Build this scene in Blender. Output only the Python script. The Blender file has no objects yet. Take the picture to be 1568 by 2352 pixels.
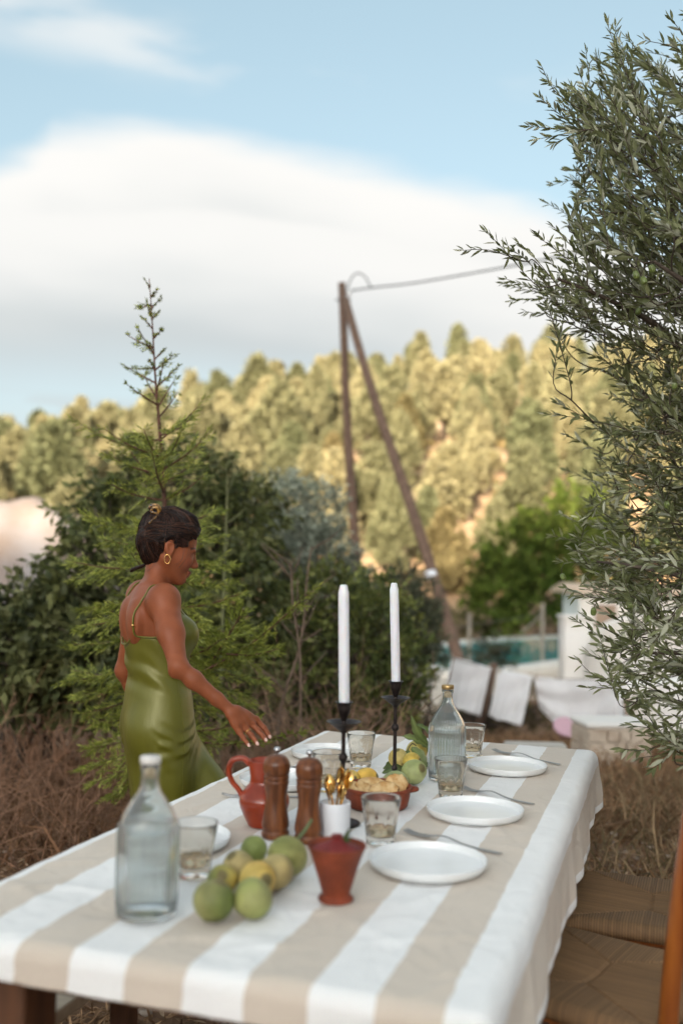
import bpy, math, random
import numpy as np
from mathutils import Vector, Matrix

rng = np.random.default_rng(7)
random.seed(7)
scene = bpy.context.scene
COL = scene.collection
PI = math.pi
R = math.radians

# ------------------------------------------------------------------ camera
CAM_H, FOC, PITCH, ROLL = 1.40, 2287.0, R(3.14), R(1.08)   # pixels of a 1568 x 2352 frame
_up = np.array([0, -math.sin(PITCH), math.cos(PITCH)])
_fw = np.array([0, math.cos(PITCH), math.sin(PITCH)])
_rt = np.array([1.0, 0, 0])
IR = math.cos(ROLL) * _rt + math.sin(ROLL) * _up
IU = -math.sin(ROLL) * _rt + math.cos(ROLL) * _up
CAM = np.array([0, 0, CAM_H])
cam_data = bpy.data.cameras.new("camera")
cam_data.sensor_fit = 'VERTICAL'
cam_data.sensor_height = 36.0
cam_data.sensor_width = 24.0
cam_data.lens = 36.0 * FOC / 2352.0
cam_data.clip_start = 0.05
cam_data.clip_end = 3000
cam_data.dof.use_dof = True
cam_data.dof.focus_distance = 3.2
cam_data.dof.aperture_fstop = 1.5
cam = bpy.data.objects.new("camera", cam_data)
COL.objects.link(cam)
cam.matrix_world = Matrix(((IR[0], IU[0], -_fw[0], 0), (IR[1], IU[1], -_fw[1], 0), (IR[2], IU[2], -_fw[2], CAM_H), (0, 0, 0, 1)))
scene.camera = cam

def ray(x, y):
    return (x - 784) / FOC * IR - (y - 1176) / FOC * IU + _fw
def pw(x, y, z):                       # where a line of sight meets the height z
    d = ray(x, y); t = (z - CAM_H) / d[2]
    return CAM + d * t
def pd(x, y, Y):                       # where a line of sight meets the distance Y
    d = ray(x, y); return CAM + d * (Y / d[1])

# ------------------------------------------------------------------ sun and sky
SUN_EL, SUN_AZ = R(11.5), R(193)         # azimuth clockwise from +Y: behind the camera, to the left
sd = np.array([math.sin(SUN_AZ) * math.cos(SUN_EL), math.cos(SUN_AZ) * math.cos(SUN_EL), math.sin(SUN_EL)])
sl = bpy.data.lights.new("sun", 'SUN'); sl.energy = 4.2; sl.angle = R(0.6); sl.color = (1.0, 0.83, 0.62)
so = bpy.data.objects.new("sun", sl); COL.objects.link(so)
so.location = (-30, -40, 60)
so.rotation_euler = Vector(sd).to_track_quat('Z', 'Y').to_euler()

world = bpy.data.worlds.new("World"); scene.world = world; world.use_nodes = True
wn, wl = world.node_tree.nodes, world.node_tree.links
wn.clear()
def W(t, **k):
    n = wn.new(t)
    for a, b in k.items(): setattr(n, a, b)
    return n
def wmath(op, a, b=None, c=None, clamp=False):
    n = W('ShaderNodeMath', operation=op); n.use_clamp = clamp
    for i, v in enumerate((a, b, c)):
        if v is None: continue
        if isinstance(v, (int, float)): n.inputs[i].default_value = v
        else: wl.new(v, n.inputs[i])
    return n.outputs[0]
def wsmooth(v, lo, hi):
    n = W('ShaderNodeMapRange', interpolation_type='SMOOTHSTEP'); wl.new(v, n.inputs[0])
    for i, q in ((1, lo), (2, hi), (3, 0.0), (4, 1.0)):
        n.inputs[i].default_value = q
    return n.outputs[0]
sky = W('ShaderNodeTexSky', sky_type='NISHITA'); sky.sun_disc = False
sky.sun_elevation = SUN_EL; sky.sun_rotation = SUN_AZ
sky.air_density = 1.0; sky.dust_density = 4.0; sky.ozone_density = 1.0
hsv = W('ShaderNodeHueSaturation'); hsv.inputs['Hue'].default_value = .480; hsv.inputs['Saturation'].default_value = .66; hsv.inputs['Value'].default_value = .88; wl.new(sky.outputs[0], hsv.inputs['Color'])
tc = W('ShaderNodeTexCoord')
sep = W('ShaderNodeSeparateXYZ'); wl.new(tc.outputs['Generated'], sep.inputs[0])
X, Y, Z = sep.outputs
az = wmath('MULTIPLY', wmath('ARCTAN2', X, Y), 180 / PI)
el = wmath('MULTIPLY', wmath('ARCSINE', Z), 180 / PI)
def wnoise(scale, detail, stretch, off=0.0, rough=0.5):
    mp = W('ShaderNodeCombineXYZ')
    wl.new(wmath('ADD', wmath('MULTIPLY', az, 1.0), off), mp.inputs[0]); wl.new(wmath('MULTIPLY', el, stretch), mp.inputs[1])
    n = W('ShaderNodeTexNoise'); n.inputs['Scale'].default_value = scale; n.inputs['Detail'].default_value = detail
    n.inputs['Roughness'].default_value = rough
    wl.new(mp.outputs[0], n.inputs['Vector'])
    return n.outputs['Fac']
n1 = wnoise(0.055, 2, 2.6, 11.0)
n2 = wnoise(0.13, 3, 3.6, 40.0)
n3 = n1
def wcurve(v, pts):                    # height of the cloud's crest over azimuth, degrees
    n = W('ShaderNodeFloatCurve'); c = n.mapping.curves[0]
    lo, hi = -180.0, 180.0
    m = n.mapping; m.use_clip = False
    ps = [((a - lo) / (hi - lo), e / 40.0) for a, e in pts]
    while len(c.points) < len(ps): c.points.new(0.5, 0.5)
    for p, q in zip(c.points, ps):
        p.location = q; p.handle_type = 'AUTO'
    m.update()
    wl.new(wmath('DIVIDE', wmath('SUBTRACT', v, lo), hi - lo), n.inputs['Value'])
    return wmath('MULTIPLY', n.outputs[0], 40.0)
crest = wcurve(az, [(-180, 19), (-120, 22), (-75, 17), (-45, 20), (-30, 20.3), (-20, 21.0), (-18.2, 21.9), (-17.2, 23.0), (-14, 23.6), (-10.5, 24.1), (-5, 23.5), (2, 22.3), (8, 20.9), (13, 19.4), (20, 16.8), (40, 17), (80, 21), (125, 18), (180, 19)])
crest = wmath('ADD', crest, wmath('MULTIPLY', wmath('SUBTRACT', n2, 0.5), 2.2))
base = wmath('ADD', wmath('MULTIPLY', wmath('SUBTRACT', n3, 0.5), 3.0), 10.6)
body = wmath('MULTIPLY', wsmooth(wmath('SUBTRACT', crest, el), -0.8, 1.6), wsmooth(wmath('SUBTRACT', el, base), -3.4, 2.6))
# high thin veil and low puffs
veil_c = wcurve(az, [(-180, 27), (-100, 25), (-60, 28), (-30, 28.5), (-19, 28.3), (-10, 27.2), (0, 25.8), (12, 24.8), (30, 26), (90, 28), (180, 27)])
veil = wmath('SUBTRACT', 1.0, wsmooth(wmath('ABSOLUTE', wmath('SUBTRACT', el, veil_c)), 0.2, 2.6))
streak = wsmooth(wmath('ADD', wmath('MULTIPLY', wmath('SINE', wmath('MULTIPLY', wmath('ADD', az, 33.0), 7.5 * PI / 180)), .25), n2), 0.40, 0.85)
veil = wmath('MULTIPLY', veil, streak)
high = wmath('MULTIPLY', wsmooth(el, 30, 40), wsmooth(wnoise(0.045, 2, 1.0, 60.0), 0.36, 0.62))
low = wmath('MULTIPLY', wsmooth(n2, 0.42, 0.60), wmath('SUBTRACT', 1.0, wsmooth(el, 8.0, 10.5)))
cloud = wmath('MAXIMUM', wmath('MAXIMUM', body, wmath('MULTIPLY', veil, 0.62)), wmath('MAXIMUM', wmath('MULTIPLY', low, 0.75), wmath('MULTIPLY', high, 0.9)))
# the body's under side is a little greyer than its crest
shade = wsmooth(wmath('ADD', wmath('SUBTRACT', crest, el), wmath('MULTIPLY', wmath('SUBTRACT', n1, 0.5), 9.0)), 0.5, 10.0)
crest2 = wmath('ADD', wcurve(az, [(-180, 15), (-110, 17), (-60, 15), (-30, 18.5), (-16, 19.0), (-8, 19.6), (0, 18.9), (5, 17.9), (11, 16.6), (25, 14), (60, 16), (120, 15), (180, 15)]), wmath('MULTIPLY', wmath('SUBTRACT', n2, 0.5), 1.6))
in2 = wsmooth(wmath('SUBTRACT', crest2, el), -0.3, 0.35)
shade2 = wsmooth(wmath('ADD', wmath('SUBTRACT', crest2, el), wmath('MULTIPLY', wmath('SUBTRACT', n1, 0.5), 6.0)), 0.8, 7.5)
shade = wmath('ADD', wmath('MULTIPLY', wmath('SUBTRACT', 1.0, in2), wmath('MULTIPLY', shade, .75)), wmath('MULTIPLY', in2, wmath('ADD', wmath('MULTIPLY', shade2, .9), .1)))
ccol = W('ShaderNodeMix', data_type='RGBA')
wl.new(shade, ccol.inputs['Factor'])
CLOUD_GAIN = 2.2
ccol.inputs['A'].default_value = (1.00 * CLOUD_GAIN, 0.985 * CLOUD_GAIN, 0.955 * CLOUD_GAIN, 1)
ccol.inputs['B'].default_value = (0.64 * CLOUD_GAIN, 0.69 * CLOUD_GAIN, 0.70 * CLOUD_GAIN, 1)
mixc = W('ShaderNodeMix', data_type='RGBA')
hazem = W('ShaderNodeMix', data_type='RGBA'); hazem.inputs['Factor'].default_value = .50; wl.new(hsv.outputs[0], hazem.inputs['A']); hazem.inputs['B'].default_value = (.66, 1.04, 1.22, 1)
hor = W('ShaderNodeMix', data_type='RGBA'); wl.new(wmath('MULTIPLY', wmath('SUBTRACT', 1.0, wsmooth(el, 3.0, 17.0)), .75), hor.inputs['Factor']); wl.new(hazem.outputs['Result'], hor.inputs['A']); hor.inputs['B'].default_value = (1.62, 1.84, 1.92, 1)
lt2 = W('ShaderNodeMix', data_type='RGBA', blend_type='LIGHTEN'); lt2.inputs['Factor'].default_value = 1.0; wl.new(hor.outputs['Result'], lt2.inputs['A']); wl.new(hazem.outputs['Result'], lt2.inputs['B'])
wl.new(cloud, mixc.inputs['Factor']); wl.new(lt2.outputs['Result'], mixc.inputs['A']); # clouds near the sun are as bright as the glow they hang in
skr = W('ShaderNodeSeparateColor'); wl.new(sky.outputs[0], skr.inputs[0])
vsc = W('ShaderNodeVectorMath', operation='SCALE'); wl.new(ccol.outputs['Result'], vsc.inputs[0]); wl.new(wmath('MAXIMUM', 1.0, wmath('DIVIDE', skr.outputs[0], 2.4)), vsc.inputs['Scale']); wl.new(vsc.outputs[0], mixc.inputs['B'])
bg = W('ShaderNodeBackground'); bg.inputs['Strength'].default_value = 0.15
wl.new(mixc.outputs['Result'], bg.inputs['Color'])
wo = W('ShaderNodeOutputWorld'); wl.new(bg.outputs[0], wo.inputs[0])

scene.render.engine = 'CYCLES'
scene.view_settings.view_transform = 'Standard'
scene.view_settings.look = 'None'
scene.view_settings.gamma = 1.0
scene.view_settings.use_curve_mapping = False
scene.view_settings.exposure = 1.6
scene.cycles.max_bounces = 20
scene.cycles.glossy_bounces = 3
scene.cycles.transmission_bounces = 18
scene.cycles.transparent_max_bounces = 8
scene.cycles.diffuse_bounces = 2
scene.cycles.use_denoising = True
scene.render.film_transparent = False

# ------------------------------------------------------------------ helpers
def tag(o, label=None, cat=None, group=None, kind=None):
    if label: o['label'] = label
    if cat: o['category'] = cat
    if group: o['group'] = group
    if kind: o['kind'] = kind
    return o
def empty(name, loc, rz=0.0, label=None, cat=None, group=None):
    o = bpy.data.objects.new(name, None); COL.objects.link(o)
    o.empty_display_size = 0.1
    o.location = [float(c) for c in loc]; o.rotation_euler = (0, 0, rz)
    return tag(o, label, cat, group)
def mk_mesh(name, V, F, smooth=True, col=None, uv=None):
    V = np.asarray(V, dtype=np.float32)
    me = bpy.data.meshes.new(name)
    if isinstance(F, np.ndarray):
        k = F.shape[1]; n = len(F)
        me.vertices.add(len(V)); me.vertices.foreach_set('co', V.ravel())
        me.loops.add(n * k); me.loops.foreach_set('vertex_index', F.astype(np.int32).ravel())
        me.polygons.add(n)
        me.polygons.foreach_set('loop_start', np.arange(0, n * k, k, dtype=np.int32))
        try: me.polygons.foreach_set('loop_total', np.full(n, k, dtype=np.int32))
        except Exception: pass
        me.update(calc_edges=True)
    else:
        me.from_pydata(V.tolist(), [], F)
    if smooth:
        me.polygons.foreach_set('use_smooth', np.ones(len(me.polygons), dtype=bool))
    if col is not None:
        a = me.color_attributes.new('Col', 'FLOAT_COLOR', 'POINT')
        c = np.ones((len(V), 4), dtype=np.float32); c[:, :3] = col
        a.data.foreach_set('color', c.ravel())
    me.validate(verbose=False)
    return me
def obj(name, V, F, mat, parent=None, smooth=True, col=None, loc=None, rot=None, me=None):
    if me is None: me = mk_mesh(name, V, F, smooth, col)
    o = bpy.data.objects.new(name, me); COL.objects.link(o)
    if mat is not None and len(me.materials) == 0: me.materials.append(mat)
    if parent is not None: o.parent = parent
    if loc is not None: o.location = [float(c) for c in loc]
    if rot is not None: o.rotation_euler = rot
    return o
def join(*parts):
    Vs, Fs, n = [], [], 0
    for V, F in parts:
        V = np.asarray(V, dtype=float); Vs.append(V)
        Fs += [[i + n for i in f] for f in (F.tolist() if isinstance(F, np.ndarray) else F)]
        n += len(V)
    return np.concatenate(Vs), Fs
def lathe(prof, n=40, mod=None, close=False):
    P = np.asarray(prof, dtype=float); m = len(P)
    a = np.linspace(0, 2 * PI, n, endpoint=False)
    V = np.zeros((m, n, 3))
    rr = P[:, 0][:, None] * np.ones(n)
    if mod is not None: rr = mod(rr, P[:, 1][:, None] * np.ones(n), a[None, :])
    V[:, :, 0] = rr * np.cos(a); V[:, :, 1] = rr * np.sin(a); V[:, :, 2] = P[:, 1][:, None]
    i = np.arange(m - 1)[:, None]; j = np.arange(n)[None, :]; jn = (j + 1) % n
    F = np.stack([i * n + j, i * n + jn, (i + 1) * n + jn, (i + 1) * n + j], -1).reshape(-1, 4)
    V = V.reshape(-1, 3)
    F = F.tolist()
    if prof[0][0] > 1e-6: F.append(list(range(n - 1, -1, -1)))
    if prof[-1][0] > 1e-6: F.append(list(range((m - 1) * n, m * n)))
    return V, F
def spl(prof, per=6):                  # a smooth profile through the given points
    P = np.asarray(prof, dtype=float); out = []
    for i in range(len(P) - 1):
        p0 = P[max(i - 1, 0)]; p1 = P[i]; p2 = P[i + 1]; p3 = P[min(i + 2, len(P) - 1)]
        for t in np.linspace(0, 1, per, endpoint=False):
            out.append(0.5 * ((2 * p1) + (-p0 + p2) * t + (2 * p0 - 5 * p1 + 4 * p2 - p3) * t * t + (-p0 + 3 * p1 - 3 * p2 + p3) * t ** 3))
    out.append(P[-1]); out = np.array(out); return out
def tube(pts, rad, n=8, cap=True):
    P = np.asarray(pts, dtype=float); m = len(P)
    rad = np.ones(m) * rad if np.isscalar(rad) else np.asarray(rad, dtype=float)
    T = np.gradient(P, axis=0); T /= np.linalg.norm(T, axis=1)[:, None] + 1e-12
    u = np.cross(T[0], [0, 0, 1.0])
    if np.linalg.norm(u) < 1e-3: u = np.cross(T[0], [1.0, 0, 0])
    V = []
    a = np.linspace(0, 2 * PI, n, endpoint=False)
    for i in range(m):
        u = u - T[i] * np.dot(u, T[i]); u /= np.linalg.norm(u) + 1e-12
        w = np.cross(T[i], u)
        V.append(P[i] + rad[i] * (np.cos(a)[:, None] * u + np.sin(a)[:, None] * w))
    V = np.concatenate(V)
    F = [[i * n + j, i * n + (j + 1) % n, (i + 1) * n + (j + 1) % n, (i + 1) * n + j] for i in range(m - 1) for j in range(n)]
    if cap:
        F.append(list(range(n - 1, -1, -1))); F.append(list(range((m - 1) * n, m * n)))
    return V, F
def bbox(x0, x1, y0, y1, z0, z1, b=0.0):
    if b <= 0:
        V = np.array([[x, y, z] for z in (z0, z1) for y in (y0, y1) for x in (x0, x1)], dtype=float)
        F = [[0, 2, 3, 1], [4, 5, 7, 6], [0, 1, 5, 4], [2, 6, 7, 3], [0, 4, 6, 2], [1, 3, 7, 5]]
        return V, F
    # chamfered on the vertical and the top edges
    def ring(z, ins):
        xa, xb, ya, yb = x0 + ins, x1 - ins, y0 + ins, y1 - ins; c = b
        return [(xa + c, ya, z), (xb - c, ya, z), (xb, ya + c, z), (xb, yb - c, z), (xb - c, yb, z), (xa + c, yb, z), (xa, yb - c, z), (xa, ya + c, z)]
    rs = [ring(z0, b * .6), ring(z0 + b, 0), ring(z1 - b, 0), ring(z1, b * .6)]
    V = np.array([p for r in rs for p in r]); F = []
    for i in range(3):
        for j in range(8): F.append([i * 8 + j, i * 8 + (j + 1) % 8, (i + 1) * 8 + (j + 1) % 8, (i + 1) * 8 + j])
    F.append(list(range(7, -1, -1))); F.append(list(range(24, 32)))
    return V, F
def frame_xf(V, o, ex, ey, ez):
    V = np.asarray(V, dtype=float)
    return np.asarray(o) + V[:, :1] * np.asarray(ex) + V[:, 1:2] * np.asarray(ey) + V[:, 2:3] * np.asarray(ez)
def beam(a, b, w, h, bev=0.004):       # a squared timber from a to b
    a = np.asarray(a, float); b = np.asarray(b, float); d = b - a; L = np.linalg.norm(d); d /= L
    s = np.cross(d, [0, 0, 1.0])
    if np.linalg.norm(s) < 1e-3: s = np.array([1.0, 0, 0])
    s /= np.linalg.norm(s); t = np.cross(s, d)
    V, F = bbox(-w / 2, w / 2, -h / 2, h / 2, 0, L, bev)
    return frame_xf(V, a, s, t, d), F
def unit(v):
    v = np.asarray(v, float); return v / (np.linalg.norm(v, axis=-1, keepdims=True) + 1e-12)

# ------------------------------------------------------------------ materials
def mat(name, color=(.5, .5, .5), rough=.6, metal=0, var=0.0, vscale=20.0, bump=0.0, bscale=60.0, color2=None, attr=False, spec=0.5, sheen=0.0,
        trans=0.0, sss=0.0, stretch=(1, 1, 1), coat=0.0, translucent=0.0, bdetail=5, ior=1.5):
    m = bpy.data.materials.new(name); m.use_nodes = True
    nt = m.node_tree; N, L = nt.nodes, nt.links; b = N['Principled BSDF']
    b.inputs['Roughness'].default_value = rough; b.inputs['Metallic'].default_value = metal
    b.inputs['Base Color'].default_value = (*color, 1)
    b.inputs['Specular IOR Level'].default_value = spec; b.inputs['IOR'].default_value = ior
    b.inputs['Sheen Weight'].default_value = sheen
    b.inputs['Transmission Weight'].default_value = trans
    b.inputs['Coat Weight'].default_value = coat; b.inputs['Coat Roughness'].default_value = .08
    if sss:
        b.inputs['Subsurface Weight'].default_value = sss; b.inputs['Subsurface Scale'].default_value = 0.006
        b.inputs['Subsurface Radius'].default_value = (1.0, 0.4, 0.2)
    tcn = N.new('ShaderNodeTexCoord'); mp = N.new('ShaderNodeMapping'); mp.inputs['Scale'].default_value = stretch
    L.new(tcn.outputs['Object'], mp.inputs[0])
    cur = None
    if attr:
        at = N.new('ShaderNodeAttribute'); at.attribute_name = 'Col'; cur = at.outputs['Color']
    if color2 is not None:
        nz = N.new('ShaderNodeTexNoise'); nz.inputs['Scale'].default_value = vscale; nz.inputs['Detail'].default_value = 6
        L.new(mp.outputs[0], nz.inputs['Vector'])
        cr = N.new('ShaderNodeValToRGB'); cr.color_ramp.elements[0].position = .35; cr.color_ramp.elements[1].position = .65
        cr.color_ramp.elements[0].color = (*color, 1); cr.color_ramp.elements[1].color = (*color2, 1)
        L.new(nz.outputs['Fac'], cr.inputs[0]); cur = cr.outputs[0]
    if var:
        nz = N.new('ShaderNodeTexNoise'); nz.inputs['Scale'].default_value = vscale; nz.inputs['Detail'].default_value = 5
        L.new(mp.outputs[0], nz.inputs['Vector'])
        mr = N.new('ShaderNodeMapRange'); mr.inputs[1].default_value = .3; mr.inputs[2].default_value = .7
        mr.inputs[3].default_value = 1 - var; mr.inputs[4].default_value = 1 + var
        L.new(nz.outputs['Fac'], mr.inputs[0])
        mx = N.new('ShaderNodeMix'); mx.data_type = 'RGBA'; mx.blend_type = 'MULTIPLY'; mx.inputs['Factor'].default_value = 1
        if cur is None: mx.inputs['A'].default_value = (*color, 1)
        else: L.new(cur, mx.inputs['A'])
        L.new(mr.outputs[0], mx.inputs['B']); cur = mx.outputs['Result']
    if cur is not None: L.new(cur, b.inputs['Base Color'])
    if bump:
        nb = N.new('ShaderNodeTexNoise'); nb.inputs['Scale'].default_value = bscale; nb.inputs['Detail'].default_value = bdetail
        L.new(mp.outputs[0], nb.inputs['Vector'])
        bp = N.new('ShaderNodeBump'); bp.inputs['Strength'].default_value = bump; bp.inputs['Distance'].default_value = .01
        L.new(nb.outputs['Fac'], bp.inputs['Height']); L.new(bp.outputs[0], b.inputs['Normal'])
    if translucent:
        tr = N.new('ShaderNodeBsdfTranslucent'); ms = N.new('ShaderNodeMixShader'); ms.inputs[0].default_value = translucent
        if cur is not None: L.new(cur, tr.inputs['Color'])
        else: tr.inputs['Color'].default_value = (*color, 1)
        L.new(b.outputs[0], ms.inputs[1]); L.new(tr.outputs[0], ms.inputs[2])
        L.new(ms.outputs[0], N['Material Output'].inputs['Surface'])
    return m
M = {}
M['terracotta'] = mat('terracotta', (.19, .040, .016), .55, var=.35, vscale=22, bump=.10, bscale=60, spec=.3)
M['terracotta_red'] = mat('terracotta_red', (.27, .034, .008), .30, var=.3, vscale=14, bump=.03, bscale=40, coat=.45, spec=.3)
M['lid_red'] = mat('lid_red', (.15, .020, .018), .55, var=.35, vscale=30, bump=.25, bscale=70, spec=.25)
M['mill_wood'] = mat('mill_wood', (.20, .066, .019), .34, color2=(.085, .027, .010), vscale=26, stretch=(3, 3, .35), bump=.04, bscale=90, coat=.10, spec=.35)
M['steel'] = mat('steel', (.55, .55, .56), .25, metal=1, var=.1, vscale=30)
M['fork_steel'] = mat('fork_steel', (.42, .41, .41), .3, metal=1, var=.15, vscale=40)
M['gold'] = mat('gold', (.80, .50, .17), .22, metal=1, var=.1, vscale=30)
M['iron'] = mat('iron', (.035, .026, .024), .45, metal=.7, var=.3, vscale=40, bump=.15, bscale=120)
M['glaze_white'] = mat('glaze_white', (.78, .80, .80), .25, var=.03, vscale=15, coat=.3, bump=.02, bscale=25)
M['cup_white'] = mat('cup_white', (.74, .76, .80), .5, var=.03, vscale=20)
M['wax'] = mat('wax', (.80, .81, .84), .45, sss=.3, var=.02, vscale=20, bump=.05, bscale=30)
M['wick'] = mat('wick', (.02, .015, .012), .9, var=.2)
M['cork'] = mat('cork', (.62, .47, .30), .85, var=.25, vscale=120, bump=.2, bscale=200)
M['glass'] = mat('glass', (.97, .99, .985), .0, trans=1.0, ior=1.45, var=.01, vscale=30)
M['bottle_glass'] = mat('bottle_glass', (.94, .985, .99), .06, trans=1.0, ior=1.36, bump=.02, bscale=25, var=.01, translucent=.10)
M['amber_glass'] = mat('amber_glass', (.95, .915, .86), .02, trans=1.0, ior=1.33, bump=.05, bscale=40, var=.02, translucent=.05)
M['water'] = mat('water', (.98, .99, 1.0), .0, trans=1.0, ior=1.22, var=.01)
M['drink'] = mat('amber_drink', (.84, .70, .50), .0, trans=1.0, ior=1.25, var=.05)
M['bread'] = mat('bread', (.74, .54, .28), .85, color2=(.55, .30, .10), vscale=55, bump=.35, bscale=120)
M['table_wood'] = mat('table_wood', (.13, .055, .025), .55, color2=(.075, .032, .016), vscale=10, stretch=(4, 4, .6), bump=.1, bscale=60)
M['chair_wood'] = mat('chair_wood', (.34, .105, .018), .28, color2=(.21, .055, .012), vscale=7, stretch=(5, 5, .5), coat=.3, bump=.03, bscale=60)
M['pale_wood'] = mat('pale_wood', (.60, .52, .40), .6, color2=(.45, .36, .25), vscale=6, stretch=(1, 8, 8), bump=.1, bscale=40)
M['pole_wood'] = mat('pole_wood', (.20, .125, .085), .85, color2=(.11, .068, .048), vscale=4, stretch=(6, 6, .4), bump=.3, bscale=30)
M['bark'] = mat('bark', (.10, .075, .055), .9, color2=(.055, .04, .03), vscale=20, bump=.4, bscale=40)
M['bark_red'] = mat('bark_red', (.16, .07, .045), .85, color2=(.09, .045, .03), vscale=30, bump=.3, bscale=60)
M['twig_dry'] = mat('twig_dry', attr=True, rough=.9, var=.2, vscale=20)
M['leaf'] = mat('leaf', attr=True, rough=.5, var=.15, vscale=30, translucent=.34, spec=.3)
M['leaf_matt'] = mat('leaf_matt', attr=True, rough=.75, var=.12, vscale=10, translucent=.25, spec=.2)
M['grass'] = mat('dry_grass', attr=True, rough=.85, var=.15, vscale=30, translucent=.2, spec=.15)
M['whitewash'] = mat('whitewash', (.84, .82, .78), .85, color2=(.74, .69, .62), vscale=.9, bump=.12, bscale=8)
M['deck'] = mat('pool_deck', (.62, .54, .44), .8, color2=(.52, .43, .34), vscale=1.2, bump=.1, bscale=8)
M['coping'] = mat('coping', (.76, .72, .65), .7, var=.06, vscale=2, bump=.1, bscale=20)
M['towel'] = mat('towel', (.89, .89, .90), .95, var=.03, vscale=10, bump=.03, bscale=150, translucent=.12)
M['pink'] = mat('pink_plastic', (.62, .38, .44), .5, var=.05)
M['rope'] = mat('rope', (.34, .30, .25), .9, var=.2, vscale=60)
M['cable'] = mat('cable', (.12, .13, .13), .6, var=.1)
M['rubble'] = mat('rubble', (.66, .57, .46), .95, color2=(.48, .38, .29), vscale=5, bump=.6, bscale=14)
M['roof_tile'] = mat('roof_tile', (.56, .36, .22), .9, color2=(.66, .56, .45), vscale=3, bump=.4, bscale=12)
M['post_grey'] = mat('weathered_post', (.30, .26, .21), .9, var=.2, vscale=6, bump=.2, bscale=20)
M['concrete'] = mat('concrete', (.48, .45, .40), .9, var=.15, vscale=3, bump=.2, bscale=20)
M['shutter'] = mat('shutter', (.34, .24, .17), .6, var=.15, vscale=10)
M['pine'] = mat('pine_needles', attr=True, rough=.8, var=.12, vscale=3, translucent=.25, spec=.15)
_n, _l = M['pine'].node_tree.nodes, M['pine'].node_tree.links
_oi = _n.new('ShaderNodeObjectInfo'); _cr = _n.new('ShaderNodeValToRGB'); _cr.color_ramp.elements[0].color = (.50, .57, .50, 1); _cr.color_ramp.elements[1].color = (1.22, 1.15, 1.12, 1)
_l.new(_oi.outputs['Random'], _cr.inputs[0])
for _t in ('BSDF_PRINCIPLED', 'BSDF_TRANSLUCENT'):
    _b = [q for q in _n if q.type == _t][0]; _sk = _b.inputs['Base Color'] if _t == 'BSDF_PRINCIPLED' else _b.inputs['Color']
    _src = _sk.links[0].from_socket; _mx = _n.new('ShaderNodeMix'); _mx.data_type = 'RGBA'; _mx.blend_type = 'MULTIPLY'; _mx.inputs['Factor'].default_value = 1
    _l.new(_src, _mx.inputs['A']); _l.new(_cr.outputs[0], _mx.inputs['B']); _l.new(_mx.outputs['Result'], _sk)
# ------------------------------------------------------------------ terrain
def sstep(v, a, b):
    t = np.clip((v - a) / (b - a), 0, 1); return t * t * (3 - 2 * t)
def nz(x, y, s, seed=0.0):
    return (np.sin(x * s * 1.0 + 1.3 + seed) * np.cos(y * s * 1.13 + .4 + seed * 2) + .5 * np.sin(x * s * 2.3 + y * s * 1.7 + seed * 3) + .25 * np.cos(x * s * 4.1 - y * s * 3.7 + seed)) / 1.75
def hill_top(x):
    return np.interp(x, [-220, -110, -52, -35, -15, 5, 25, 60, 130, 220], [6, 10, 14.5, 18.5, 24.5, 28.5, 31, 32, 30, 18])
def gz(x, y):
    x = np.asarray(x, float); y = np.asarray(y, float)
    z = np.interp(y, [-5, 5.5, 9, 12, 16, 28, 58], [0, 0, -.28, -.65, -1.15, -2.4, -2.4])
    # the bank of the terrace falls away sooner on the left, behind the shrubs
    z = z - .25 * sstep(y, 9, 14) * sstep(-x, 2, 8)
    t = sstep(y, 56, 84) * .22 + np.clip((y - 68) / 88, 0, 1) * .78
    hz = t * (hill_top(x) + 2.4) + nz(x, y, .11) * 1.6 * sstep(y, 66, 90)
    terr = np.sin((y + x * .25 + 3 * nz(x, y, .06, 2)) * .42) * .75 * sstep(y, 78, 96)
    z = z + hz + terr
    z = z - sstep(y, 158, 330) * (hill_top(x) + 10)
    # unseen slope added behind the camera to keep the low sun off the table
    z = z + 70.0 * sstep(-y, 60, 300) + 1.6 * sstep(-y, 8, 30) + nz(x, y, .05, 4) * 2.0 * sstep(-y, 30, 80)
    z = z + .05 * nz(x, y, 1.3, 1) * sstep(np.hypot(x, y - 2.6), 2.2, 5) + .015 * nz(x, y, 5.0, 3) * sstep(np.hypot(x, y - 2.6), 1.8, 3)
    return z
def mirror(a): return np.concatenate([-a[::-1], a[1:]])
gx = mirror(np.concatenate([np.linspace(0, 8, 54), np.linspace(8, 60, 66)[1:], np.linspace(60, 140, 30)[1:], np.linspace(140, 700, 12)[1:]]))
gy = np.concatenate([np.linspace(-700, -320, 6), np.linspace(-320, -50, 28)[1:], np.linspace(-50, -3, 20)[1:], np.linspace(-3, 16, 110)[1:], np.linspace(16, 60, 60)[1:], np.linspace(60, 175, 120)[1:], np.linspace(175, 900, 22)[1:]])
GX, GY = np.meshgrid(gx, gy, indexing='ij')
GZ = gz(GX, GY)
def grid_faces(a, b):
    i = np.arange(a - 1)[:, None]; j = np.arange(b - 1)[None, :]
    return np.stack([i * b + j, (i + 1) * b + j, (i + 1) * b + j + 1, i * b + j + 1], -1).reshape(-1, 4)
near_c = np.array([.19, .115, .072]); hill_c = np.array([.46, .32, .20]); scrub = np.array([.15, .105, .05]); pale = np.array([.58, .45, .32])
k = sstep(GY, 50, 72)[..., None]
gc = near_c * (1 - k) + hill_c * k
gc = gc * (1 + .25 * nz(GX, GY, .9, 5)[..., None])
pk = (sstep(nz(GX, GY, .17, 9), .1, .5) * sstep(GY, 70, 80))[..., None]
gc = gc * (1 - .7 * pk) + pale * .7 * pk
gk = (sstep(nz(GX, GY, .23, 3), .0, .45) * sstep(GY, 62, 75))[..., None] * .6
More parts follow.
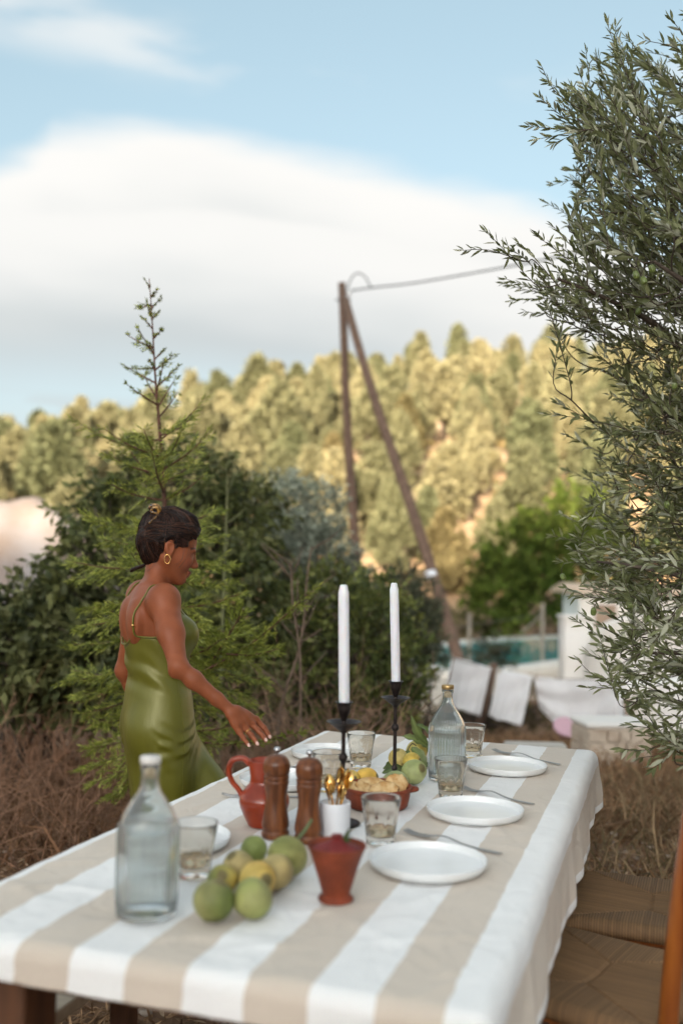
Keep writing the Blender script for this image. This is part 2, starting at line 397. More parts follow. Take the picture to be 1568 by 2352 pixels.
gc = gc * (1 - gk) + scrub * gk
M['ground'] = mat('ground', attr=True, rough=.95, var=.35, vscale=3.0, bump=.6, bscale=9, spec=.1)
g = obj('ground', np.stack([GX, GY, GZ], -1).reshape(-1, 3), grid_faces(len(gx), len(gy)), M['ground'], col=gc.reshape(-1, 3))
tag(g, kind='structure')

# the pale bare bank at the left, below the pines
bu, bv = np.meshgrid(np.linspace(0, 1, 60), np.linspace(0, 1, 36), indexing='ij')
bx = -25 + 20 * bu; by = 43 + 13 * bv
bz = gz(bx, by) - .4 + (7.4 * np.clip(1.0 - ((bu - .38) / .5) ** 2, 0, 1) ** .8) * sstep(bv, 0, .55) * (1 - .7 * sstep(bv, .8, 1)) + .55 * nz(bx, by, .9, 2) * sstep(bv, .05, .3) * np.clip(1.0 - ((bu - .38) / .5) ** 2, 0, 1)
M['chalk'] = mat('bare_earth', (.32, .295, .29), .95, color2=(.27, .205, .165), vscale=.45, bump=.7, bscale=2.5, spec=.1)
bk = obj('earth_bank', np.stack([bx, by, bz], -1).reshape(-1, 3), grid_faces(60, 36), M['chalk']); tag(bk, kind='structure')

# ------------------------------------------------------------------ leaf clouds
def leaf_quads(B, D, L, Wd, Nn=None, curl=0.0):
    B = np.asarray(B, float); D = unit(D); n = len(B)
    if Nn is None: Nn = rng.normal(size=(n, 3))
    S = unit(np.cross(D, Nn)); U = unit(np.cross(S, D))
    L = np.ones(n) * L if np.isscalar(L) else L; Wd = np.ones(n) * Wd if np.isscalar(Wd) else Wd
    L = L[:, None]; Wd = Wd[:, None]
    V = np.stack([B, B + D * L * .45 + S * Wd * .5 + U * curl * L, B + D * L - U * curl * L, B + D * L * .45 - S * Wd * .5 + U * curl * L], 1)
    return V.reshape(-1, 3), np.arange(n * 4).reshape(n, 4)
def leaf6(B, D, L, Wd, Nn, fold=.25):
    B = np.asarray(B, float); D = unit(D); n = len(B)
    S = unit(np.cross(D, Nn)); U = unit(np.cross(S, D))
    L = (np.ones(n) * L)[:, None]; Wd = (np.ones(n) * Wd)[:, None]
    lift = U * Wd * fold
    V = np.stack([B, B + D * L * .33 + S * Wd * .5 + lift, B + D * L * .68 + S * Wd * .42 + lift, B + D * L, B + D * L * .68 - S * Wd * .42 + lift, B + D * L * .33 - S * Wd * .5 + lift], 1)
    o = np.arange(n)[:, None] * 6
    F = np.concatenate([o + np.array([0, 1, 2, 3]), o + np.array([0, 3, 4, 5])], 1).reshape(-1, 4)
    return V.reshape(-1, 3), F
def colors(n, per, c1, c2, jit=.15):
    t = rng.random((n, 1)); c = np.asarray(c1) * (1 - t) + np.asarray(c2) * t
    c = c * (1 + jit * rng.normal(size=(n, 1))).clip(.4, 1.8)
    return np.repeat(c.clip(.003, .95), per, axis=0)
def rand_dir(n):
    return unit(rng.normal(size=(n, 3)))
def clump_points(blobs, n, shell=.55):
    """points through the outer volume of a set of blobs (centre, radii); returns points and outward directions"""
    blobs = [(np.asarray(c, float), np.asarray(r, float) * np.ones(3)) for c, r in blobs]
    w = np.array([np.prod(r) ** (2 / 3) for c, r in blobs]); w /= w.sum()
    ids = rng.choice(len(blobs), n, p=w)
    d = rand_dir(n); rr = (shell + (1 - shell) * rng.random(n) ** .6)
    C = np.array([c for c, r in blobs])[ids]; Rr = np.array([r for c, r in blobs])[ids]
    return C + d * Rr * rr[:, None], unit(d / Rr)

# ------------------------------------------------------------------ pines on the hillside: six kinds of crown, copied
pine_meshes = []
for kx in range(7):
    r_ = np.random.default_rng(100 + kx)
    H = 1.0
    wide = [.25, .30, .21, .34, .28, .23, .31][kx]
    blobs = []
    for i in range(46):
        t = r_.random() ** .8
        prof = wide * (1.05 * (1 - t) ** .55) * (.55 + .45 * min(1, t * 6))
        a = r_.random() * 2 * PI; q = prof * math.sqrt(r_.random())
        s = (.050 + .045 * r_.random()) * (1.15 - .40 * t)
        blobs.append(((q * math.cos(a), q * math.sin(a), .18 + .74 * t), (s, s, s * (1.0 + .9 * r_.random()))))
    P, D = clump_points(blobs, 4600, .4)
    D2 = unit(D + .5 * rand_dir(len(P)) + np.array([0, 0, .45]))
    V, F = leaf_quads(P, D2, .052 * (1 + .6 * rng.random(len(P))), .026, None)
    dead = kx == 6
    c1, c2 = ((.25, .24, .13), (.43, .405, .245)) if not dead else ((.17, .15, .07), (.28, .235, .12))
    col = colors(len(P), 4, c1, c2, .26)
    me = mk_mesh('crown', V, F, False, col); me.materials.append(M['pine'])
    limbs = [tube([(0, 0, -.06), (.012, .004, .25), (0, .01, .55), (.01, 0, .86)], [.022, .018, .012, .004], 6)]
    for i in range(5):
        b = blobs[i][0]; limbs.append(tube([(0, 0, max(.16, b[2] - .15)), tuple(np.array(b) * np.array([.6, .6, 1]) - (0, 0, .03)), b], [.009, .006, .003], 5))
    tv, tf = join(*limbs)
    mt = mk_mesh('trunk', tv, tf); mt.materials.append(M['bark'])
    pine_meshes.append((me, mt))
r_ = np.random.default_rng(21)
spots = []
def try_spot(x, y, s, mind):
    for q in spots:
        if (q[0] - x) ** 2 + (q[1] - y) ** 2 < (mind * .5 * (s + q[2]) / 7.0) ** 2: return False
    spots.append((x, y, s)); return True
tries = 0
while tries < 12000 and len(spots) < 275:
    tries += 1
    y = r_.uniform(66, 160); half = .36 * y + 4
    x = r_.uniform(-half, half)
    zz = nz(np.array(x), np.array(y), .17, 9)
    if zz > .20 and r_.random() < .85: continue                 # bare ground between the trees
    if 6 < x < 36 and 108 < y < 138 and r_.random() < .80: continue       # bare terraces high on the right
    if -4 < x < 16 and 84 < y < 94 and r_.random() < .7: continue
    s = r_.uniform(4.6, 9.2) * (1.05 if y < 95 else 1.0)
    try_spot(x, y, s, 3.7)
for i in range(34):                                            # the skyline is closed by a dense row
    x = -62 + 124 * (i + r_.uniform(-.3, .3)) / 34
    try_spot(x, 152 + r_.uniform(-4, 5), r_.uniform(5.5, 10.0), 3.2)
spots.sort(key=lambda q: q[1])
for (x, y, s) in spots:
    kx = int(r_.integers(0, 7))
    if kx == 6 and r_.random() < .6: kx = 1
    z = float(gz(x, y))
    e = empty('pine_tree', (x, y, z - .1), r_.random() * 6.28)
    w = r_.uniform(.85, 1.2)
    e.scale = (s * w, s * w, s)
    d_ = np.array([x, y, z + s * .5]) - CAM; ix = 784 + FOC * (d_ @ IR) / (d_ @ _fw)
    band = 'on the skyline of the hill' if y > 140 else 'on the upper slope' if y > 112 else 'half way up the slope' if y > 88 else 'at the foot of the slope'
    side = 'at the far left' if ix < 230 else 'above the young cypress' if ix < 480 else 'left of the poles' if ix < 740 else 'behind the two poles' if ix < 960 else 'right of the poles' if ix < 1220 else 'behind the olive tree'
    size = 'tall' if s > 8.0 else 'middling' if s > 6.3 else 'small'
    lab = '%s pale sunlit pine %s, %s' % (size, band, side); gr = '%s pines %s %s' % (size, band, side)
    tag(e, lab, 'pine tree', gr)
    obj('crown', None, None, None, e, me=pine_meshes[kx][0]); obj('trunk', None, None, None, e, me=pine_meshes[kx][1])
# low scrub between the pines
n = 2600
sx = r_.uniform(-62, 62, n); sy = r_.uniform(62, 155, n)
P, D = [], []
for i in range(n):
    if abs(sx[i]) > .38 * sy[i] + 3: continue
    m_ = 9; c = np.array([sx[i], sy[i], float(gz(sx[i], sy[i]))]); s = r_.uniform(.3, .9)
    d = rand_dir(m_); d[:, 2] = abs(d[:, 2]); P.append(c + d * s * .5); D.append(d)
P = np.concatenate(P); D = np.concatenate(D)
V, F = leaf_quads(P, D, .55, .3)
o = obj('hill_scrub', V, F, M['leaf_matt'], smooth=False, col=colors(len(P), 4, (.20, .17, .07), (.40, .29, .14)))
tag(o, 'low dry scrub scattered between the hillside pines', 'scrub', kind='stuff')

# ------------------------------------------------------------------ pool and terrace
ZP = -1.62
def poly_prism(pts, z0, z1):
    n = len(pts); V = [(p[0], p[1], z0) for p in pts] + [(p[0], p[1], z1) for p in pts]
    F = [list(range(n - 1, -1, -1)), list(range(n, 2 * n))] + [[i, (i + 1) % n, n + (i + 1) % n, n + i] for i in range(n)]
    return np.array(V), F
def smooth_loop(pts, per=8):
    P = np.asarray(pts, float); n = len(P); out = []
    for i in range(n):
        p0, p1, p2, p3 = P[i - 1], P[i], P[(i + 1) % n], P[(i + 2) % n]
        for t in np.linspace(0, 1, per, endpoint=False):
            out.append(.5 * (2 * p1 + (p2 - p0) * t + (2 * p0 - 5 * p1 + 4 * p2 - p3) * t * t + (3 * p1 - p0 - 3 * p2 + p3) * t ** 3))
    return np.array(out)
pool_px = [(985, 1506), (1010, 1488), (1120, 1474), (1290, 1464), (1410, 1470), (1420, 1495), (1310, 1514), (1190, 1532), (1060, 1544), (1000, 1532)]
pool = smooth_loop([pw(x, y, ZP)[:2] for x, y in pool_px], 5)
cen = pool.mean(0)
def grow(L, d):
    T = np.roll(L, -1, 0) - np.roll(L, 1, 0); T = T / np.linalg.norm(T, axis=1)[:, None]
    nrm = np.stack([T[:, 1], -T[:, 0]], 1); nrm *= np.sign(((L - cen) * nrm).sum(1).mean())
    return L + nrm * d
inner, outer = pool, grow(pool, .75)
n = len(pool)
V = np.concatenate([np.c_[inner, np.full(n, ZP + .07)], np.c_[outer, np.full(n, ZP + .07)], np.c_[outer, np.full(n, ZP - .25)], np.c_[inner, np.full(n, ZP - 1.6)]])
F = []
for a, b in ((0, 1), (1, 2), (3, 0)):
    for i in range(n): F.append([a * n + i, a * n + (i + 1) % n, b * n + (i + 1) % n, b * n + i])
pool_root = empty('swimming_pool', (cen[0], cen[1], ZP), label='turquoise swimming pool with pale coping below the garden slope', cat='pool')
loc0 = np.array([cen[0], cen[1], ZP])
obj('coping', V - loc0, F, M['coping'], pool_root, smooth=False)
M['pool_water'] = mat('pool_water', (.012, .30, .33), .10, var=.25, vscale=1.2, bump=.05, bscale=3)
Vw = np.c_[grow(pool, .01), np.full(n, ZP + .01)]
obj('water', Vw - loc0, [list(range(n))], M['pool_water'], pool_root, smooth=False)
deck_px = [(925, 1560), (960, 1500), (1030, 1476), (1290, 1458), (1700, 1466), (1760, 1560), (1500, 1566), (1190, 1552), (1060, 1575)]
V, F = poly_prism([pw(x, y, ZP - .1)[:2] for x, y in deck_px], -2.9, ZP - .1)
hole = None
d_ = obj('pool_terrace', V, F, M['deck'], smooth=False); tag(d_, kind='structure')
# a pale flagged step in front of the terrace, seen left of the towels
a0, a1, a2, a3 = pw(955, 1612, -1.25), pw(1040, 1622, -1.25), pw(1040, 1572, -1.25), pw(962, 1560, -1.25)
V, F = poly_prism([a0[:2], a1[:2], a2[:2], a3[:2]], -2.2, -1.25)
tag(obj('garden_step', V, F, M['deck'], smooth=False), 'pale stone landing beside the pool, left of the towels', 'step')

# ------------------------------------------------------------------ white house, pillar and walls on the right
def box_at(name, x0, x1, ytop, ybot, Y, depth, mt, parent=None, b=.02, root=None):
    A = pd(x0, ytop, Y); B = pd(x1, ybot, Y)
    o = np.zeros(3) if root is None else root
    V, F = bbox(A[0] - o[0], B[0] - o[0], Y - o[1], Y + depth - o[1], B[2] - o[2], A[2] - o[2], b)
    return obj(name, V, F, mt, parent, smooth=False)
hb = pd(1480, 1470, 33); hb[2] = -2.4
house = empty('white_house', hb, label='low whitewashed house behind the olive tree, beyond the pool', cat='house')
A = pd(1330, 1364, 33); Bx = pd(1800, 1364, 33)[0]; top = A[2]
V, F = bbox(A[0] - hb[0], Bx - hb[0], 33 - hb[1], 35.5 - hb[1], 0, top - hb[2], .05)
obj('wall', V, F, M['whitewash'], house, smooth=False)
xl, xr = A[0] - .35 - hb[0], Bx + .3 - hb[0]; yl, yr = 32.7 - hb[1], 35.8 - hb[1]; zt = top - hb[2] + .01
V = np.array([(xl, yl, zt), (xr, yl, zt), (xr, yr, zt), (xl, yr, zt), (xl, (yl + yr) / 2, zt + .34), (xr, (yl + yr) / 2, zt + .34), (xl, yl, zt + .12), (xr, yl, zt + .12), (xr, yr, zt + .12), (xl, yr, zt + .12)])
F = [[0, 3, 2, 1], [0, 1, 7, 6], [2, 3, 9, 8], [6, 7, 5, 4], [8, 9, 4, 5], [0, 6, 4, 9, 3], [1, 2, 8, 5, 7]]
obj('roof', V, F, M['roof_tile'], house, smooth=False)
for wx in (1390, 1470):
    p = pd(wx, 1385, 32.97)
    V, F = bbox(p[0] - .35 - hb[0], p[0] + .35 - hb[0], 32.93 - hb[1], 33.05 - hb[1], p[2] - 1.0 - hb[2], p[2] - .05 - hb[2], .01)
    w_ = obj('window', V, F, M['shutter'], house, smooth=False)
    V, F = bbox(p[0] - .42 - hb[0], p[0] + .42 - hb[0], 32.88 - hb[1], 33.02 - hb[1], p[2] - 1.1 - hb[2], p[2] - 1.02 - hb[2], .01)
    obj('sill', V, F, M['whitewash'], w_, smooth=False)
pb = pd(1318, 1560, 19.5)
pil = empty('white_pillar', (pb[0], 19.5, float(gz(pb[0], 19.5))), label='square white pillar standing in front of the pool', cat='pillar')
pt = pd(1318, 1413, 19.5)
V, F = bbox(-.26, .26, -.26, .26, -.3, pt[2] - pil.location[2] - .06, .03); obj('shaft', V, F, M['whitewash'], pil, smooth=False)
V, F = bbox(-.29, .29, -.29, .29, pt[2] - pil.location[2] - .06, pt[2] - pil.location[2], .02); obj('cap', V, F, M['whitewash'], pil, smooth=False)
# rounded white wall rising to the right
def wall_curve(name, px, Y0, Y1, zb, th, label, mt):
    top = [pd(x, y, Y0 + (Y1 - Y0) * i / (len(px) - 1)) for i, (x, y) in enumerate(px)]
    T = spl(top, 6); m = len(T); V = []
    for p in T:
        zc = p[2]
        V += [(p[0], p[1], zb), (p[0], p[1], zc - .05), (p[0], p[1] + .05, zc), (p[0], p[1] + th - .05, zc), (p[0], p[1] + th, zc - .05), (p[0], p[1] + th, zb)]
    F = [[i * 6 + j, (i + 1) * 6 + j, (i + 1) * 6 + j + 1, i * 6 + j + 1] for i in range(m - 1) for j in range(5)]
    F += [[0, 1, 2, 3, 4, 5], [(m - 1) * 6 + j for j in (5, 4, 3, 2, 1, 0)]]
    o = obj(name, np.array(V), F, mt, smooth=False); tag(o, label, 'wall'); return o
wall_curve('garden_wall', [(1352, 1490), (1385, 1440), (1450, 1415), (1560, 1400), (1750, 1395)], 18.5, 17.0, -2.2, .35, 'curved cream garden wall rising to the right behind the olive leaves', M['whitewash'])
wall_curve('terrace_wall', [(1425, 1572), (1500, 1566), (1600, 1560), (1780, 1555)], 13.0, 12.5, -1.4, .4, 'low white terrace wall behind the hanging sheet', M['whitewash'])
p = pd(1440, 1620, 12.9)
V, F = bbox(p[0] - .05, p[0] + .05, 12.82, 12.97, p[2] - .28, p[2] + .08, .01)
tag(obj('shutter', V, F, M['shutter'], smooth=False), 'small brown wooden shutter in the white terrace wall', 'shutter')
# rubble block with a plastered cap, and a slab edging
rb = pd(1385, 1700, 8.6); rb[2] = float(gz(rb[0], 8.6)) - .05
rub = empty('stone_wall', rb, .12, label='stub of rubble stone wall with a white plastered cap', cat='wall')
zc = pd(1385, 1652, 8.6)[2] - rb[2]
V, F = bbox(-.22, .34, -.22, .22, 0, zc - .045, .03); obj('core', V, F, M['rubble'], rub, smooth=False)
V, F = bbox(-.23, .35, -.23, .23, zc - .045, zc, .02); obj('cap', V, F, M['whitewash'], rub, smooth=False)
r2 = np.random.default_rng(4)
stv, stf = None, None
for row in range(4):
    xx = -.22
    while xx < .24:
        w_ = r2.uniform(.08, .16); hh = (zc - .06) / 4
        s = np.array([[x, y, z] for z in (0, 1) for y in (0, 1) for x in (0, 1)], float)
        V = np.array([(xx + .006 + (w_ - .012) * q[0], -.24 - .012 * r2.random() + .04 * q[1], row * hh + .004 + (hh - .008) * q[2]) for q in s])
        V += r2.normal(size=V.shape) * .004
        obj('stone', V, bbox(0, 1, 0, 1, 0, 1)[1], M['rubble'], rub, smooth=False)
        xx += w_
e0 = pd(1225, 1722, 7.6); e0[2] = float(gz(e0[0], 7.6))
ed = empty('edging_slab', e0, -.06, label='pale concrete slab edging the ground behind the table corner', cat='slab')
V, F = bbox(-.22, .24, -.08, .1, -.1, pd(1225, 1708, 7.6)[2] - e0[2], .015); obj('slab', V, F, M['concrete'], ed, smooth=False)
# pink basin on the grass
pp = pd(1298, 1672, 10.3); zg = float(gz(pp[0], 10.3))
bas = empty('washing_basin', (pp[0], 10.3, zg), label='pink plastic washing basin on the grass beneath the sheet', cat='basin')
bas.rotation_euler = (R(34), R(4), 0); bas.location.z = pp[2] - .06; bas.scale = (.8, .8, .8)
V, F = lathe([(.0, .0), (.10, .0), (.115, .02), (.16, .11), (.175, .115), (.175, .122), (.155, .118), (.11, .025), (.0, .02)], 28); obj('bowl', V, F, M['pink'], bas)
V, F = lathe([(.158, .105), (.18, .110), (.18, .124), (.16, .124)], 28); obj('rim', V, F, M['pink'], bas)

# ------------------------------------------------------------------ clothes line
def cloth_sheet(name, pts_top, drop_vecs, nx, ny, wav, mt, label, grp, cat, seed):
    """hangs from a line: top edge through pts_top, falling by drop_vecs at both ends"""
    T = spl(pts_top, max(2, nx // (len(pts_top) - 1))); m = len(T); r3 = np.random.default_rng(seed)
    V = np.zeros((m, ny, 3))
    for i in range(m):
        f = i / (m - 1); dv = (1 - f) * np.asarray(drop_vecs[0]) + f * np.asarray(drop_vecs[1])
        if len(drop_vecs) == 3: dv = dv + np.asarray(drop_vecs[2]) * math.sin(PI * f)
        for j in range(ny):
            g_ = j / (ny - 1)
            w_ = wav * g_ * (math.sin(f * 9 + seed) + .6 * math.sin(f * 21 + seed * 2 + g_ * 2)) + wav * .25 * math.sin(g_ * 14 + f * 5)
            V[i, j] = T[i] + dv * g_ + np.array([0, w_, .006 * math.sin(f * 15) * g_])
    root = empty(name, V.reshape(-1, 3).min(0), label=label, cat=cat, group=grp)
    o = np.array(root.location)
    me = obj('cloth', V.reshape(-1, 3) - o, grid_faces(m, ny), mt, root)
    so_ = me.modifiers.new('thick', 'SOLIDIFY'); so_.thickness = .008
    for f in (.06, .94):
        p_ = T[int(f * (m - 1))] - o
        v_, f_ = bbox(p_[0] - .008, p_[0] + .008, p_[1] - .014, p_[1] + .014, p_[2] - .04, p_[2] + .035, .003)
        obj('peg', v_, f_, M['pale_wood'], root, smooth=False)
    return root
YL = 12.0
lp = [pd(915, 1452, 14.2), pd(945, 1472, 13.4), pd(1030, 1508, YL), pd(1125, 1536, YL - .1), pd(1220, 1554, YL - .2), pd(1330, 1560, YL - .35), pd(1440, 1556, YL - .6), pd(1620, 1530, YL - .9)]
V, F = tube(spl(lp, 6), .006, 6); tag(obj('washing_line', V, F, M['rope']), 'thin rope washing line sagging from shrub to olive tree', 'rope')
def lerp3(a, b, t): return np.asarray(a) * (1 - t) + np.asarray(b) * t
t1a, t1b = pd(1036, 1508, YL - .03), pd(1127, 1534, YL - .12)
cloth_sheet('white_towel', [t1a, lerp3(t1a, t1b, .5), t1b], [pd(1020, 1618, YL - .16) - t1a, pd(1101, 1646, YL - .24) - t1b], 24, 24, .034, M['towel'], 'white towel on the washing line nearest the poles, left one', 'towels on the washing line', 'towel', 1)
t2a, t2b = pd(1145, 1538, YL - .14), pd(1222, 1552, YL - .23)
cloth_sheet('white_towel', [t2a, lerp3(t2a, t2b, .5), t2b], [pd(1122, 1646, YL - .26) - t2a, pd(1196, 1668, YL - .36) - t2b], 24, 24, .034, M['towel'], 'white towel on the washing line beside the white sheet, right one', 'towels on the washing line', 'towel', 2)
s1 = [pd(1224, 1553, YL - .24), pd(1300, 1560, YL - .30), pd(1380, 1559, YL - .45), pd(1432, 1556, YL - .57)]
cloth_sheet('white_sheet', s1, [pd(1240, 1625, YL - .2) - s1[0], pd(1428, 1650, YL - .55) - s1[3], np.array([.03, 0, -.30])], 60, 40, .05, M['towel'], 'large white sheet bunched over the washing line by the olive', 'towels on the washing line', 'sheet', 3)
# dark leaning prop of the line
a = pd(1133, 1532, YL + .08); b = pd(1098, 1690, YL + .2); b[2] = float(gz(b[0], b[1])) - .1
b[0] = a[0] - .22
V, F = tube([a + np.array([.012, 0, .05]), lerp3(a, b, .5), b], [.045, .05, .055], 10)
pr = empty('line_prop', (b[0], b[1], b[2] + .1), label='dark wooden prop leaning between the two hanging towels', cat='post')
obj('post', V - np.array(pr.location), F, M['pole_wood'], pr)
V, F = tube([a + np.array([-.05, 0, .0]), a + np.array([.06, 0, .02])], .012, 6); obj('hook', V - np.array(pr.location), F, M['iron'], pr)

# ------------------------------------------------------------------ wooden utility poles
YU = 21.5
u_top, u_bot = pd(785, 650, YU), pd(815, 1300, YU); u_bot2 = u_top + (u_bot - u_top) * 1.42
zg = float(gz(u_bot2[0], YU)); t_ = (zg - .3 - u_top[2]) / (u_bot2[2] - u_top[2]); u_base = u_top + (u_bot2 - u_top) * t_
up = empty('utility_pole', (u_base[0], u_base[1], zg), label='dark wooden utility pole propped by a leaning brace pole', cat='utility pole')
ul = np.array(up.location)
P_ = np.array([lerp3(u_base, u_top, t) for t in np.linspace(0, 1, 9)]); P_[1:-1, 0] += .03 * np.sin(np.arange(7))
V, F = tube(P_ - ul, np.linspace(.125, .085, 9), 14); obj('upright', V, F, M['pole_wood'], up)
b_top = pd(793, 688, YU - .18); b_end = pd(1048, 1508, YU - 4.0); b_base = b_top + (b_end - b_top) * 1.2
zg2 = float(gz(b_base[0], b_base[1])); t_ = (zg2 - .25 - b_top[2]) / (b_base[2] - b_top[2]); b_base = b_top + (b_base - b_top) * t_
P_ = np.array([lerp3(b_base, b_top, t) for t in np.linspace(0, 1, 11)]); P_[1:-1, 0] += .04 * np.sin(np.arange(9) * .7)
V, F = tube(P_ - ul, np.linspace(.115, .085, 11), 14); obj('brace', V, F, M['pole_wood'], up)
c_ = pd(988, 1327, YU - 3.2); bd = unit(b_top - b_base); tt = np.dot(c_ - b_base, bd); c_ = b_base + bd * tt
V, F = tube([c_ - bd * .06 - ul, c_ + bd * .06 - ul], .125, 14); obj('tag_plate', V, F, M['cup_white'], up)
V, F = tube([pd(786, 690, YU) + np.array([-.14, -.03, 0]) - ul, pd(792, 694, YU) + np.array([.12, -.2, 0]) - ul], .018, 8); obj('bolt', V, F, M['iron'], up)
V, F = lathe([(0, 0), (.05, 0), (.055, .05), (.03, .08), (.05, .11), (.02, .15), (0, .15)], 14); obj('insulator', V, F, M['glaze_white'], up, loc=pd(795, 672, YU) + np.array([.06, 0, -.06]) - ul)
V, F = bbox(-.10, .10, -.02, .02, 0, .55, .01); q_ = pd(833, 1372, YU - .6)
wp = lerp3(u_base, u_top, (q_[2] - u_base[2]) / (u_top[2] - u_base[2]))
obj('marker_sleeve', V, F, M['cup_white'], up, loc=wp - ul + np.array([.13, -.13, 0]))
q = [pd(800, 668, YU), pd(860, 660, YU - .1), pd(950, 650, YU - .6), pd(1080, 628, YU - 1.8), pd(1240, 598, YU - 3.5), pd(1500, 540, YU - 6.5), pd(1900, 430, YU - 11)]
V1 = tube(spl(q, 6), .020, 8)
V2 = tube(spl([pd(795, 672, YU), pd(806, 640, YU), pd(822, 627, YU), pd(840, 638, YU), pd(850, 657, YU), pd(862, 660, YU)], 6), .016, 8)
cb = empty('overhead_cable', q[0], label='grey overhead cable running from the pole top to the right', cat='cable')
obj('cable', V1[0] - q[0], V1[1], M['cable'], cb); obj('slack_loop', V2[0] - q[0], V2[1], M['cable'], cb)

# fence posts and wires by the pool
fp = []
for i, (x, yt, yb, Y_) in enumerate([(1077, 1412, 1470, 30), (1245, 1388, 1450, 33)]):
    b = pd(x, yb, Y_); t = pd(x, yt, Y_); zg = min(b[2], float(gz(b[0], Y_)))
    e = empty('fence_post', (b[0], Y_, zg), label=['grey fence post left of the pool, by the leaning pole', 'grey fence post with a stay in front of the round green tree'][i], cat='fence post', group='fence posts by the pool')
    V, F = bbox(-.055, .055, -.055, .055, 0, t[2] - zg, .015); obj('post', V, F, M['post_grey'], e, smooth=False)
    V, F = bbox(-.062, .062, -.062, .062, t[2] - zg, t[2] - zg + .03, .008); obj('cap', V, F, M['post_grey'], e, smooth=False)
    if i == 1:
        V, F = tube([(0, -.05, t[2] - zg - .3), (-.75, -.1, b[2] - zg - .1)], .026, 8); obj('stay', V, F, M['post_grey'], e)
    fp.append((b, t))
V, F = tube(spl([pd(905, 1440, 27), pd(1000, 1447, 28.5), pd(1077, 1436, 29.9), pd(1160, 1424, 31.4), pd(1245, 1408, 32.9)], 5), .006, 6)
tag(obj('fence_wire', V, F, M['cable']), 'thin fence wire strung between the posts above the pool', 'wire')
# ------------------------------------------------------------------ shrubs
def shrub(name, label, cat, blobs, n, L, Wd, c1, c2, Yb, up=.3, droop=0.0, mt='leaf', group=None, shell=.5, clusters=None, stems=7, inner=None, norm_up=False, jit=.2):
    """blobs in world space; leaves gathered in sprays through their outer volume"""
    blobs = [(np.asarray(c, float), np.asarray(r, float) * np.ones(3)) for c, r in blobs]
    C = np.mean([c for c, r in blobs], 0); base = np.array([C[0], C[1], float(gz(C[0], C[1]))])
    root = empty(name, base, label=label, cat=cat, group=group)
    k = clusters or max(30, n // 14)
    P, D = clump_points(blobs, k, shell)
    per = n // k
    Ls = L * 2.2
    Pt = np.repeat(P, per, 0); Dt = np.repeat(D, per, 0)
    axis = unit(Dt + np.repeat(.5 * rand_dir(k), per, 0) + np.array([0, 0, up]))
    t = rng.random((len(Pt), 1))
    B = Pt + axis * (t - .3) * Ls + rng.normal(size=Pt.shape) * L * .35
    d = unit(axis * .7 + .75 * rand_dir(len(Pt)) + np.array([0, 0, -droop]))
    V, F = leaf_quads(B, d, L * (.7 + .6 * rng.random(len(B))), Wd * (.7 + .6 * rng.random(len(B))), None, .06)
    cc = np.repeat(colors(k, 1, c1, c2, jit), per, 0) * (1 + .22 * rng.normal(size=(len(B), 1))).clip(.5, 1.6)
    f = obj('foliage', V - base, F, M[mt], root, smooth=False, col=np.repeat(cc, 4, 0)); tag(f, kind='stuff')
    tv = []
    for i in range(stems):
        c, r = blobs[i % len(blobs)]; e = c + rand_dir(1)[0] * r * .7
        s0 = base + np.array([rng.normal() * .12, rng.normal() * .12, -.1]); m_ = lerp3(s0, e, .5) + rng.normal(size=3) * .12
        tv.append(tube(spl([s0, m_, e], 4), np.linspace(.022, .005, 9) * (1 + .5 * np.max(r)), 6))
    k2 = min(k, 160)
    for i in range(k2):
        q = P[rng.integers(k)]; j = rng.integers(len(blobs)); c = blobs[j][0]
        tv.append(tube([lerp3(q, c, .6) + rng.normal(size=3) * .05, lerp3(q, c, .3) + rng.normal(size=3) * .04, q], [.007, .005, .002], 4))
    V, F = join(*tv)
    obj('stems', V - base, F, M['bark'], root)
    return root
def B_(x, y, Y, r, rz=None, ry=None):  # a blob at a line of sight: r as image radius at distance Y
    s = Y / FOC; rx = r * s
    return (pd(x, y, Y), (rx, (ry if ry else 1.0) * rx, (rz if rz else r) * s))
# broadleaf bush behind the woman
shrub('broadleaf_bush', 'dense dark green broadleaf bush behind the young cypress', 'bush',
      [B_(225, 1190, 7.0, 75), B_(330, 1130, 7.2, 95), B_(460, 1130, 7.4, 100), B_(540, 1200, 7.4, 110), B_(250, 1330, 6.6, 150), B_(400, 1330, 6.9, 160), B_(520, 1390, 6.8, 150), B_(330, 1500, 6.5, 170), B_(480, 1540, 6.6, 160), B_(160, 1270, 7.0, 45)],
      13000, .080, .040, (.070, .088, .030), (.215, .225, .080), 7, up=-.05, droop=.45)
shrub('broadleaf_bush', 'dark drooping broadleaf bush at the left edge of the picture', 'bush',
      [B_(50, 1430, 6.6, 85), B_(150, 1400, 6.5, 90), B_(-60, 1470, 6.6, 110), B_(60, 1520, 6.2, 110), B_(190, 1520, 6.2, 110)],
      8000, .080, .040, (.066, .082, .034), (.20, .205, .08), 7, up=-.05, droop=.5)
# silver shrub below the pole
shrub('silver_shrub', 'silvery grey-green shrub in front of the upright pole', 'bush',
      [B_(640, 1165, 9.6, 85), B_(705, 1185, 9.4, 85), B_(755, 1270, 9.2, 60), B_(690, 1300, 9.2, 120), B_(780, 1390, 9.0, 100), B_(610, 1280, 9.4, 100)],
      14000, .064, .019, (.20, .235, .17), (.42, .45, .36), 9, up=.6, mt='leaf_matt')
